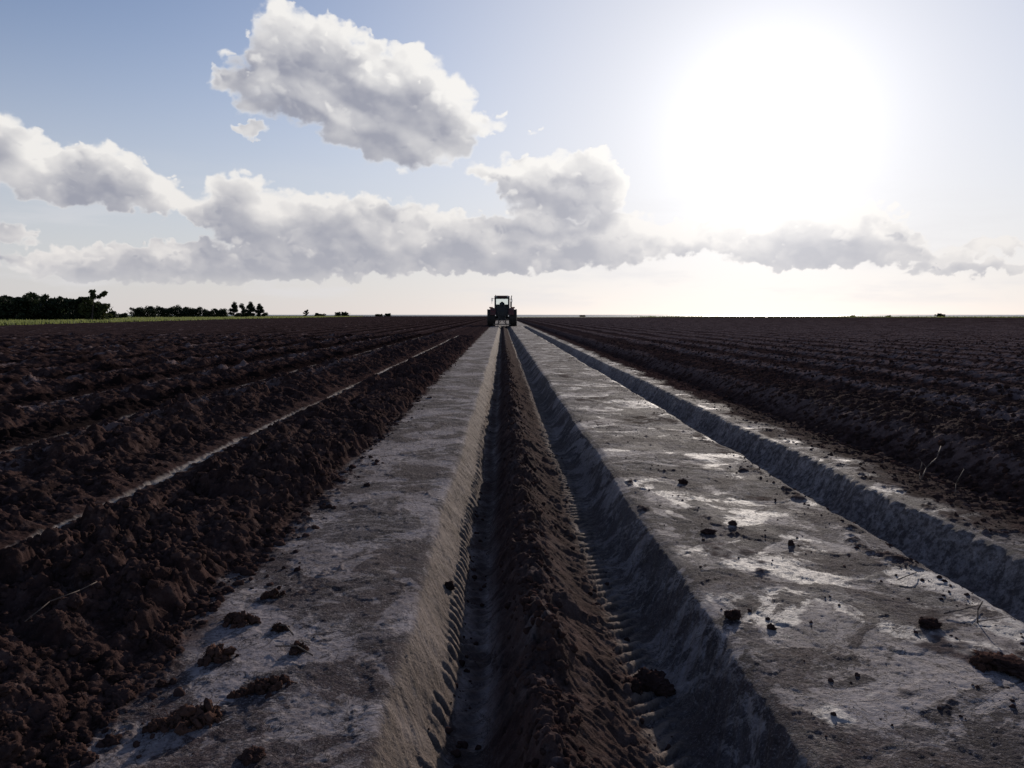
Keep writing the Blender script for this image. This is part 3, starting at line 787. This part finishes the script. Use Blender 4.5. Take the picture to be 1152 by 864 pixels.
# ------------------------------------------------------------------ loose clods, stalks, crumbs
def ico(sub):
    bm = bmesh.new(); bmesh.ops.create_icosphere(bm, subdivisions=sub, radius=1.0)
    v = np.array([x.co[:] for x in bm.verts], np.float32); f = np.array([[a.index for a in x.verts] for x in bm.faces], np.int32); bm.free()
    return v, f
def n3(v, s, seed):
    return (vnoise(v[:, 0] * s + 3, v[:, 1] * s, seed) + vnoise(v[:, 1] * s + 7, v[:, 2] * s, seed + 1) + vnoise(v[:, 2] * s - 5, v[:, 0] * s, seed + 2)) / 1.7
def rock(sub, seed, rough=.30, flat=.75, el=1.0, tooth=.10):
    v, f = ico(sub)
    r = 1 + rough * n3(v, 1.5, seed) + tooth * 1.3 * np.abs(n3(v, 4.0, seed + 9)) + tooth * n3(v, 8.5, seed + 20)
    if sub >= 4: r = r + tooth * .6 * n3(v, 19, seed + 30)
    v = v * r[:, None]
    v[:, 2] *= flat; v[:, 0] *= el
    return v.astype(np.float32), f
def raw_mesh(name, v, f, mat, smooth=True):
    me = bpy.data.meshes.new(name); k = f.shape[1]
    me.vertices.add(len(v)); me.vertices.foreach_set('co', v.astype(np.float32).ravel())
    me.loops.add(f.size); me.loops.foreach_set('vertex_index', f.astype(np.int32).ravel())
    me.polygons.add(len(f)); me.polygons.foreach_set('loop_start', np.arange(0, f.size, k, dtype=np.int32))
    me.update(calc_edges=True); me.polygons.foreach_set('use_smooth', np.full(len(f), smooth, bool))
    me.materials.append(mat)
    o = bpy.data.objects.new(name, me); C.objects.link(o); return o
def soil_mat(name, a, b, hi):
    m = bpy.data.materials.new(name); m.use_nodes = True; nt = m.node_tree; E.nt = nt; bs = nt.nodes['Principled BSDF']
    g = nt.nodes.new('ShaderNodeNewGeometry'); p = E(g.outputs['Position'])
    s1, s2 = noise(p, 9, 4, .6), noise(p, 45, 4, .65)
    c = mix(ss(s1, .35, .68), a, b); c = mix(ss(s2, .5, .78) * .55, c, hi)
    nt.links.new(c.k, bs.inputs['Base Color']); bs.inputs['Roughness'].default_value = .92; bs.inputs['Specular IOR Level'].default_value = .0
    bp = nt.nodes.new('ShaderNodeBump'); bp.inputs['Distance'].default_value = 1.0; bp.inputs['Strength'].default_value = .9
    nt.links.new((s2 * .008 + noise(p, 160, 4, .7) * .0022).k, bp.inputs['Height']); nt.links.new(bp.outputs[0], bs.inputs['Normal'])
    return m
def scatter_clods(mat):
    rg = np.random.default_rng(5)
    lib = [[rock(s, 500 + 40 * i + s, .48, .8, 1.0, .24) for i in range(9)] for s in (1, 2, 4)]
    Vs, Fs = [], []; nv = 0
    def put(xs, ys, rs, sink=.42):
        nonlocal nv
        zs = gz(xs, ys, .012)
        for x, y, z, r in zip(xs, ys, zs, rs):
            px = r / max(y, .8) * 870
            L = lib[0] if px < 2.4 else (lib[1] if px < 7 else lib[2])
            v, f = L[rg.integers(9)]
            a = rg.random(3) * 6.28
            M = np.array(Euler(a).to_matrix(), np.float32)
            sc = r * (1 + .35 * (rg.random(3) - .5)); 
            w = (v * sc) @ M.T; w[:, 2] *= .85
            w = w + np.array([x, y, z + r * (.8 - 2 * sink) * .6], np.float32)
            Vs.append(w); Fs.append(f + nv); nv += len(w)
    def sizes(n, lo, hi, p=2.6): return lo + (hi - lo) * rg.random(n) ** p
    # left bank: dense crumbs, thinning on to the track
    n = 22000
    y = 1.6 * np.exp(rg.random(n) * math.log(16)); x = -1.12 - rg.random(n) ** 1.2 * (1.1 + .35 * y)
    k = np.abs(x + 2.24) > .09; x, y = x[k], y[k]; n = len(x)
    put(x, y, sizes(n, .003, .026, 4.6))
    n = 1500
    y = 1.6 * np.exp(rg.random(n) * math.log(14)); x = -1.25 + rg.exponential(.13, n)
    k = (x < -.45) & (fbm(x * 2.6, y * 1.8, 3, .6, 81) > -.05 + (x + 1.2) * .5); x, y = x[k], y[k]
    put(x, y, sizes(len(x), .004, .024, 3.2))
    # centre ridge
    n = 1900
    y = 1.5 * np.exp(rg.random(n) * math.log(18)); x = .14 + rg.normal(0, .055, n)
    put(x, y, sizes(n, .004, .020, 2.4))
    n = 420
    y = 1.5 * np.exp(rg.random(n) * math.log(14)); x = np.where(rg.random(n) < .5, -.15 + rg.normal(0, .035, n), .47 + rg.normal(0, .05, n))
    put(x, y, sizes(n, .004, .017, 3))
    # right track: few small ones, more along the ditch
    n = 700
    y = 2.0 * np.exp(rg.random(n) * math.log(12)); x = .86 + rg.random(n) * 1.1
    put(x, y, sizes(n, .002, .010, 3.4))
    n = 450
    y = 2.4 * np.exp(rg.random(n) * math.log(14)); x = 1.90 + rg.normal(0, .07, n)
    put(x, y, sizes(n, .003, .014, 3))
    n = 1600
    y = 3.0 * np.exp(rg.random(n) * math.log(8)); x = 2.56 + np.abs(rg.normal(.28, .16, n))
    put(x, y, sizes(n, .003, .017, 3.2))
    n = 20000
    y = 3.2 * np.exp(rg.random(n) * math.log(10)); x = 3.0 + rg.random(n) ** 1.2 * (1.2 + .62 * y)
    put(x, y, sizes(n, .006, .034, 3.6) * (1 + .012 * y))
    o = raw_mesh('soil_crumbs', np.concatenate(Vs), np.concatenate(Fs), mat)
    tag(o, 'loose dark brown crumbs and small clods of soil strewn over banks, ridge and track', 'soil crumbs', kind='stuff')
    print('crumbs', nv)

CLODS = [  # photo px of the foot, radius m, elongation, flatness, z of ground, label
    (505, 660, .026, 1.0, .85, -.10, 'small brown clod stuck low on the sunlit wall of the left wheel furrow'),
    (733, 765, .060, 1.25, .85, -.20, 'large dark clod lying in the right wheel furrow, biggest loose lump of the furrows'),
    (712, 772, .034, 1.3, .7, -.19, 'smaller crumbly lump touching the left side of the large clod in the right furrow'),
    (825, 693, .029, 1.15, .75, .0, 'round dark clod alone on the pale right track near the furrow edge'),
    (797, 598, .030, 1.3, .45, .0, 'flat dark clod on the white dried film of the right track'),
    (768, 543, .030, 1.0, .8, .0, 'small dark lump on the pale patch farthest up the right track'),
    (824, 590, .022, 1.0, .8, .0, 'tiny round clod just beyond the flat clod on the right track'),
    (868, 705, .016, 1.0, .8, .0, 'pebble sized clod to the right of the round dark clod on the right track'),
    (1046, 703, .034, 1.4, .5, .0, 'brown clod by the ditch side of the right track, above the dark slab of soil'),
    (1112, 744, .055, 1.7, .4, .0, 'flat reddish brown lump beside the dark slab at the right edge of the track'),
    (1142, 752, .075, 1.5, .28, .0, 'dark flat slab of soil lying at the right edge of the photo'),
    (890, 612, .015, .9, 1.3, .0, 'small upright pointed crumb on the right track casting a thin shadow'),
    (306, 672, .036, 1.5, .55, .0, 'small flat clod on the left track nearest the tractor among its loose clumps'),
    (269, 703, .052, 1.5, .55, .0, 'broad crumbly clump at the soil edge of the left track'),
    (315, 709, .034, 1.3, .6, .0, 'ragged reddish clump right of the broad crumbly clump on the left track'),
    (336, 733, .036, 1.2, .7, .0, 'spiky clump with root ends on the bright part of the left track'),
    (245, 742, .052, 1.4, .6, .0, 'ragged clump in front of the broad crumbly clump on the left track'),
    (300, 774, .050, 2.3, .42, .0, 'long flat matted clump lying across the left track with a long shadow'),
    (214, 812, .070, 1.7, .42, .0, 'big matted clump of roots and soil at the near left of the track'),
    (284, 852, .026, 1.2, .7, .0, 'small clod nearest the bottom edge on the left track'),
]
def loose_clods(mat, mat2, twig):
    for i, (px, py, r, el, fl, z, lab) in enumerate(CLODS):
        x, y = on_ground(px, py, z)
        zz = float(gz(x, y, .02)[0])
        v, f = rock(5 if r > .024 else 4, 900 + i * 13, .55, fl, el, .26)
        if i in (12, 13, 14, 15, 16, 17, 18, 9):      # matted, made of torn crumbs held by roots
            q = np.random.default_rng(70 + i); vs, fs = [], []; nv = 0
            for k in range(int(60 * el)):
                a, b = rock(3, 2000 + 31 * i + k % 11, .55, .7, 1.3, .3)
                d = q.random() ** .5; th = q.random() * 6.28; rr = (.10 + .26 * q.random() ** 2) * (1.15 - .5 * d)
                a = a @ np.array(Euler(q.random(3) * 6.28).to_matrix(), np.float32).T * rr
                a = a + np.array([math.cos(th) * d * el * (1 + .3 * math.sin(3 * th + i)), math.sin(th) * d, (.9 * (1 - d * d) * q.random() + rr * .3 - .35) * fl * 1.5])
                vs.append(a); fs.append(b + nv); nv += len(a)
            for k in range(34):
                th = q.random() * 6.28; ln = .4 + .7 * q.random(); w = .022
                p0 = np.array([math.cos(th) * .7 * el * q.random(), math.sin(th) * .7 * q.random(), fl * .5 * q.random()]); dr = np.array([math.cos(th + q.normal(0, .8)), math.sin(th + q.normal(0, .8)), q.normal(.05, .3)]) * ln
                md = p0 + dr * .5 + np.array([0, 0, .12]) + q.normal(0, .06, 3); e = p0 + dr; e[2] = max(e[2] - .15, -fl * .35)
                for A_, B_ in ((p0, md), (md, e)):
                    t_ = B_ - A_; nrm = np.cross(t_, [0, 0, 1.0]); nrm /= np.linalg.norm(nrm) + 1e-6; up = np.array([0, 0, 1.0])
                    pr = [A_ + nrm * w, A_ - nrm * w, A_ + up * w * 1.4, B_ + nrm * w * .6, B_ - nrm * w * .6, B_ + up * w]
                    vs.append(np.array(pr)); fs.append(np.array([[0, 1, 4], [0, 4, 3], [1, 2, 5], [1, 5, 4], [2, 0, 3], [2, 3, 5]]) + nv); nv += 6
            v = np.concatenate(vs); f = np.concatenate(fs)
        r *= .84
        o = raw_mesh('soil_clod', v * r, f, mat2 if (i in (12, 13, 14, 15, 16, 17, 18, 9)) else mat)
        o.location = (x, y, zz + r * fl * .42); o.rotation_euler = (0, 0, (i * 2.4) % 6.28 if el < 1.6 else .5)
        tag(o, lab, 'soil clod', 'loose clods lying on the tracks and furrows')
def stalk(name, pts, r, mat, label, cat='dry stalk', group=None, side=()):
    rt = MB()
    for a, b in zip(pts[:-1], pts[1:]): rt.bar(a, b, r, 6, r * .8)
    for a, b in side: rt.bar(a, b, r * .7, 5, r * .3)
    base = Vector(pts[0])
    for v in rt.bm.verts: v.co -= base
    o = rt.build(name, mat, None, True); o.location = base
    return tag(o, label, cat, group)
def stalks(mat):
    g = 'dry stalks and roots lying about'
    rg = random.Random(4)
    x, y = on_ground(1036, 543); z = float(gz(x, y)[0])
    stalk('dry_stalk', [(x, y, z), (x + .09, y + .10, z + .07), (x + .21, y + .19, z + .12), (x + .30, y + .30, z + .185)], .0045, mat,
          'longest pale dry stalk slanting up from the soil beyond the ditch', 'dry stalk', g, [((x + .09, y + .10, z + .07), (x + .06, y + .16, z + .13))])
    stalk('dry_stalk', [(x - .03, y - .04, z), (x + .0, y + .02, z + .05), (x + .02, y + .03, z + .12)], .004, mat,
          'short upright dry stalk at the foot of the longest stalk beyond the ditch', 'dry stalk', g)
    x, y = on_ground(1074, 560); z = float(gz(x, y)[0])
    stalk('dry_stalk', [(x, y, z), (x + .04, y + .06, z + .07), (x + .10, y + .08, z + .16)], .0035, mat,
          'thin dark stalk standing to the right of the longest pale stalk', 'dry stalk', g)
    x, y = on_ground(1100, 697); z = float(gz(x, y)[0])
    stalk('dry_stalk', [(x, y, z + .0), (x + .005, y + .01, z + .05), (x + .015, y + .0, z + .085)], .003, mat,
          'tiny upright twig at the near lip of the ditch', 'dry stalk', g, [((x, y, z + .006), (x + .13, y + .01, z + .02))])
    x, y = on_ground(28, 700, .12); z = float(gz(x, y)[0])
    stalk('dry_stalk', [(x, y, z + .01), (x + .04, y + .08, z + .05), (x + .10, y + .16, z + .06), (x + .13, y + .22, z + .07)], .0022, mat,
          'fine pale root arching over the dark soil bank at the left', 'dry stalk', g)
    k = 0
    for px, py, ln, a, lab in ((1010, 652, .16, .4, 'thin twig lying along the lip of the ditch, farther of two'), (1062, 690, .20, .2, 'thin twig lying along the lip of the ditch, nearer of two'),
                               (330, 718, .13, 2.2, 'short root lying by the spiky clump on the left track'), (352, 742, .16, 2.5, 'root fibre lying on the left track in front of the spiky clump')):
        x, y = on_ground(px, py); z = float(gz(x, y)[0]) + .012
        stalk('dry_stalk', [(x, y, z), (x + ln * .5 * math.cos(a), y + ln * .5 * math.sin(a), z + .012), (x + ln * math.cos(a + .2), y + ln * math.sin(a + .2), z + .003)], .0028, mat, lab, 'dry stalk', g)

# ------------------------------------------------------------------ grassland, sea, bushes
def inside_field(X, Y):
    """signed distance-ish, positive outside the ploughed land"""
    dl = left_edge_x(Y) - X                       # beyond the left edge
    dr = Y - (RIGHT_END + 30 * np.sin(X * .02) - 3)      # beyond the far end on the right
    dr = np.where(X > 3, dr, Y - 556)
    return np.maximum(dl, dr)
def build_grassland():
    def ax(lo, hi, m):
        a = [1.0]
        while a[-1] < hi: a.append(a[-1] * m)
        return np.array(a)
    r = ax(1, 1500, 1.02)
    xs = np.concatenate([-r[::-1], [0], r]); ys = np.concatenate([-ax(1, 500, 1.08)[::-1], [0], ax(1, 800, 1.018)])
    X, Y = np.meshgrid(xs, ys)
    sd = inside_field(X, Y)
    shore = 410 + 20 * np.sin(X * .006) + 25 * vnoise(X * .01, Y * .01, 9)
    shore = np.where(X < -120, 1500, shore)
    Z = -.55 + .66 * sstep(sd, -1.5, 1.5) + .05 * fbm(X * .05, Y * .05, 3, .5, 8) * sstep(sd, 0, 3)
    keep = (Y[:-1, :-1] < shore[:-1, :-1])
    o, u = grid_mesh('grassland', X, Y, Z, keep=keep)
    m = bpy.data.materials.new('meadow'); m.use_nodes = True; nt = m.node_tree; E.nt = nt; b = nt.nodes['Principled BSDF']
    g = nt.nodes.new('ShaderNodeNewGeometry'); p = E(g.outputs['Position'])
    c = mix(noise(p, .12, 5, .6), (.060, .080, .026), (.125, .140, .05)); c = mix(ss(noise(p, 3, 4, .6), .45, .7) * .5, c, (.03, .045, .014))
    nt.links.new(c.k, b.inputs['Base Color']); b.inputs['Roughness'].default_value = .9; b.inputs['Specular IOR Level'].default_value = .1
    o.data.materials.append(m); o['kind'] = 'structure'
    # sea
    xs = np.linspace(-15500, 15500, 60); ys = np.concatenate([[340], np.geomspace(500, 15500, 60)])
    X, Y = np.meshgrid(xs, ys)
    o, u = grid_mesh('sea', X, Y, X * 0 - .45)
    m = bpy.data.materials.new('sea water'); m.use_nodes = True; nt = m.node_tree; E.nt = nt; b = nt.nodes['Principled BSDF']
    b.inputs['Base Color'].default_value = (.05, .07, .08, 1); b.inputs['Roughness'].default_value = .36; b.inputs['Specular IOR Level'].default_value = .8
    g = nt.nodes.new('ShaderNodeNewGeometry'); p = E(g.outputs['Position'])
    bp = nt.nodes.new('ShaderNodeBump'); bp.inputs['Distance'].default_value = .5; nt.links.new(noise(p, .4, 4, .6).k, bp.inputs['Height']); nt.links.new(bp.outputs[0], b.inputs['Normal'])
    o.data.materials.append(m); o['kind'] = 'structure'
def grass_band(mat):
    rg = np.random.default_rng(8)
    n = 60000
    y = 48 * np.exp(rg.random(n) * math.log(9)); off = rg.exponential(1, n) * (2 + .05 * y)
    x = left_edge_x(y) - off + .4
    k = x > -(.72 * y + 6); x, y = x[k], y[k]
    n2 = 9000
    x2 = 60 + rg.random(n2) * 260; y2 = RIGHT_END + 30 * np.sin(x2 * .02) + rg.exponential(6, n2)
    x = np.concatenate([x, x2]); y = np.concatenate([y, y2])
    h = (.16 + .26 * rg.random(len(x)) ** 1.5) * (1 + .5 * vnoise(x * .3, y * .3, 3)) * np.where(x > 0, 1.3, 1); w = .05 + .0009 * y
    a = rg.random(len(x)) * 6.28
    z = .10 + .0 * x
    co = np.zeros((len(x), 3, 3)); 
    co[:, 0] = np.stack([x - w * np.cos(a), y - w * np.sin(a), z - .1], 1); co[:, 1] = np.stack([x + w * np.cos(a), y + w * np.sin(a), z - .1], 1)
    co[:, 2] = np.stack([x + rg.normal(0, .06, len(x)), y + rg.normal(0, .06, len(x)), z + h], 1)
    o = raw_mesh('grass', co.reshape(-1, 3), np.arange(len(x) * 3).reshape(-1, 3), mat, False)
    tag(o, 'rough green grass along the edge of the ploughed land', 'grass', kind='stuff')

def leaf_mat(name, a, b):
    m = bpy.data.materials.new(name); m.use_nodes = True; nt = m.node_tree; E.nt = nt; bs = nt.nodes['Principled BSDF']
    g = nt.nodes.new('ShaderNodeNewGeometry'); p = E(g.outputs['Position'])
    nt.links.new(mix(noise(p, 1.6, 4, .6), a, b).k, bs.inputs['Base Color']); bs.inputs['Roughness'].default_value = .7; bs.inputs['Specular IOR Level'].default_value = .2
    tr = nt.nodes.new('ShaderNodeBsdfTranslucent'); tr.inputs[0].default_value = (*[v * 1.6 for v in b], 1)
    mx = nt.nodes.new('ShaderNodeMixShader'); mx.inputs[0].default_value = .12
    out = nt.nodes['Material Output']; nt.links.new(bs.outputs[0], mx.inputs[1]); nt.links.new(tr.outputs[0], mx.inputs[2]); nt.links.new(mx.outputs[0], out.inputs[0])
    return m
def tree(name, loc, h, w, kind, seed, lm, bm_, label, cat, group):
    """kind: round bush, tall ragged tree, spiky conifer-like"""
    rg = np.random.default_rng(seed)
    t = empty(name, loc); tag(t, label, cat, group)
    tb = MB(); hh = h * (.72 if kind != 'spiky' else .95)
    lean = rg.normal(0, .06, 2) * h
    pts = [Vector((0, 0, -.2)), Vector((lean[0] * .3, lean[1] * .3, hh * .35)), Vector((lean[0], lean[1], hh))]
    r0 = .018 * h + .03
    tb.bar(pts[0], pts[1], r0 * 1.3, 7, r0); tb.bar(pts[1], pts[2], r0, 7, r0 * .25)
    ends = []
    nb = {'bush': 9, 'ragged': 11, 'spiky': 16, 'palm': 0}[kind]
    for k in range(nb):
        q = rg.random(); s = pts[0].lerp(pts[1], min(1, .3 + q)) if q < .4 else pts[1].lerp(pts[2], (q - .4) / .6)
        a = rg.random() * 6.28; ln = w * (.30 + .22 * rg.random()) * (1.0 if kind != 'spiky' else (1.15 - q) * .9)
        up = {'bush': .45, 'ragged': .7, 'spiky': .25}[kind]
        e = s + Vector((math.cos(a) * ln, math.sin(a) * ln, ln * up * (.5 + rg.random()))); e.z = min(e.z, h * .93)
        tb.bar(s, e, r0 * .35, 5, r0 * .1); ends.append((s, e))
    tb.build('trunk', bm_, t)
    cs = []
    for s, e in ends:
        for f in (.45, .75, 1.0): cs.append(s.lerp(e, f))
    cs.append(pts[2] + Vector((0, 0, h * .06)))
    if kind == 'bush':
        for _ in range(20): cs.append(Vector((rg.normal(0, w * .24), rg.normal(0, w * .24), h * (.12 + .62 * rg.random()))))
    per = {'bush': 95, 'ragged': 85, 'spiky': 90, 'palm': 1}[kind]
    P = []
    for c in cs:
        rr = w * ({'bush': .15, 'ragged': .105, 'spiky': .13, 'palm': .1}[kind]) * (.7 + .6 * rg.random())
        d = rg.normal(0, 1, (per, 3)); d /= np.linalg.norm(d, axis=1)[:, None]; d *= (rg.random((per, 1)) ** .45) * rr
        d[:, 2] *= .8
        P.append(np.array(c[:]) + d)
    P = np.concatenate(P); P[:, 2] = np.clip(P[:, 2], .02, None); P = np.concatenate([P] + ([np.stack([rg.normal(0, w * .27, 900), rg.normal(0, w * .27, 900), h * .78 * rg.random(900)], 1)] if kind == 'bush' else [])); n = len(P)
    ls = (.075 + .016 * h) * (.7 + .8 * rg.random(n))
    u = rg.normal(0, 1, (n, 3)); u /= np.linalg.norm(u, axis=1)[:, None]; v = rg.normal(0, 1, (n, 3)); v = np.cross(u, v); v /= np.linalg.norm(v, axis=1)[:, None]
    u *= ls[:, None] * (1.5 if kind != 'spiky' else 2.2); v *= ls[:, None] * (.8 if kind != 'spiky' else .45)
    co = np.stack([P - u, P - v * .9, P + u, P + v], 1).reshape(-1, 3)
    o = raw_mesh('crown', co, np.arange(n * 4).reshape(-1, 4), lm, False); o.parent = t
    return t
def vegetation():
    dk = leaf_mat('dark evergreen leaves', (.011, .017, .008), (.024, .034, .013)); md = leaf_mat('olive leaves', (.028, .038, .012), (.06, .068, .024))
    bk = pmat('grey bark', (.07, .055, .045), .9, scale=6, bump=.01)
    def at(px, y): return (px - 565) / FOC * y
    g1 = 'trees and bushes of the left thicket'
    row = [ # px, y, h, w, kind, mat, label
        (-14, 132, 3.9, 3.4, 'bush', dk, 'dark bush cut by the left edge of the photo at the start of the thicket'),
        (8, 128, 4.0, 3.4, 'bush', dk, 'dark rounded tree first from the left in the thicket'),
        (24, 133, 3.9, 3.0, 'bush', dk, 'lower dark bush second from the left in the thicket'),
        (38, 127, 4.3, 3.2, 'bush', dk, 'tall rounded dark tree third from the left in the thicket'),
        (53, 134, 3.9, 3.4, 'bush', dk, 'broad dark bush in the middle of the left thicket'),
        (68, 130, 3.7, 3.0, 'bush', dk, 'low dark bush right of the middle of the left thicket'),
        (82, 132, 3.9, 3.0, 'bush', dk, 'dark bush beside the tall olive tree of the thicket'),
        (96, 126, 3.9, 2.6, 'bush', dk, 'dark bush touching the left side of the tall olive tree'),
        (108, 124, 4.3, 2.6, 'ragged', md, 'tall olive green ragged tree at the right end of the left thicket'),
        (116, 126, 3.2, 2.0, 'bush', md, 'small olive bush at the foot of the tall olive tree'),
    ]
    for i, (px, y, h, w, k, m, lab) in enumerate(row):
        tree('tree' if 'tree ' in lab and not 'beside' in lab and not 'touching' in lab and not 'foot' in lab else 'bush', (at(px, y), y, .08), h * 1.16, w * 1.35, k, 30 + i, m, bk, lab, 'tree' if 'tree ' in lab and not 'beside' in lab and not 'touching' in lab and not 'foot' in lab else 'bush', g1)
    g2 = 'trees and bushes of the middle distance row'
    row = [(128, 190, 1.6, 2.4, 'bush', 'low bush in the gap just right of the left thicket'), (140, 220, 1.2, 2.6, 'bush', 'lowest flat bush in the gap between the two rows'),
           (162, 300, 3.4, 5.2, 'bush', 'first rounded bush at the left end of the middle row'), (176, 305, 3.8, 5.0, 'bush', 'second rounded bush from the left in the middle row'), (190, 298, 3.5, 5.0, 'bush', 'third rounded bush from the left in the middle row'),
           (207, 302, 4.0, 5.2, 'bush', 'fourth bush of the middle row, a little taller than its neighbours'), (221, 300, 3.6, 4.8, 'bush', 'fifth rounded bush from the left in the middle row'), (237, 303, 2.7, 5.2, 'bush', 'low bush in the dip of the middle row'), (251, 300, 3.3, 4.2, 'bush', 'bush just left of the spiky trees of the middle row'),
           (266, 297, 4.9, 3.6, 'spiky', 'first spiky tree of the middle row'), (275, 302, 4.4, 3.6, 'spiky', 'second spiky tree of the middle row'), (284, 298, 5.0, 3.8, 'spiky', 'third and tallest spiky tree of the middle row'), (295, 300, 4.4, 3.6, 'spiky', 'last spiky tree at the right end of the middle row')]
    for i, (px, y, h, w, k, lab) in enumerate(row):
        tree('tree' if k == 'spiky' else 'bush', (at(px, y), y, .08), h * 1.1, w * (1.2 if k == 'bush' else 1.5), k, 60 + i, dk, bk, lab, 'tree' if k == 'spiky' else 'bush', g2)
    g3 = 'small lone bushes on the skyline'
    row = [(345, 455, 4.2, 3.4, 'ragged', 'lone ragged small tree standing left of the skyline bushes'), (359, 460, 2.0, 3.2, 'bush', 'first low skyline bush right of the lone ragged tree'), (364, 458, 1.6, 2.6, 'bush', 'lower skyline bush, second right of the lone tree'),
           (381, 462, 2.6, 3.2, 'bush', 'skyline bush left one of the close pair'), (389, 460, 2.7, 4.2, 'bush', 'wider skyline bush right one of the close pair'), (427, 480, 1.3, 4.5, 'bush', 'flat skyline bush farthest left of the tractor'), (437, 480, 1.9, 3.0, 'bush', 'last small skyline bush before the tractor'),
           (1060, 370, 1.5, 2.8, 'bush', 'small dark bush alone on the grass at the right'), (1000, 375, .7, 2.0, 'bush', 'tiny bush on the grass left of the right hand lone bush'), (960, 380, .6, 2.0, 'bush', 'tiniest bush on the grass below the sun side'), (655, 385, .7, 2.2, 'bush', 'tiny bush at the shore right of the tractor')]
    for i, (px, y, h, w, k, lab) in enumerate(row):
        tree('bush' if k == 'bush' else 'tree', (at(px, y), y, .05), h, w, k, 90 + i, dk, bk, lab, 'bush' if k == 'bush' else 'tree', g3)
    gm = leaf_mat('rough grass', (.085, .11, .032), (.17, .19, .065)); gm.node_tree.nodes['Mix Shader'].inputs[0].default_value = .35
    grass_band(gm)
QUAL = 1.15
gmat = ground_material()
build_ground(gmat)
build_grassland()
vegetation()
make_tractor()
SM = soil_mat('dark soil clods', (.029, .0175, .016), (.062, .0375, .033), (.085, .060, .053))
SM2 = soil_mat('reddish rooty clods', (.042, .024, .020), (.085, .048, .038), (.12, .08, .065))
TW = pmat('dry stalk fibre', (.12, .085, .065), .85, c2=(.06, .042, .034), scale=30)
scatter_clods(SM)
loose_clods(SM, SM2, TW)
stalks(TW)
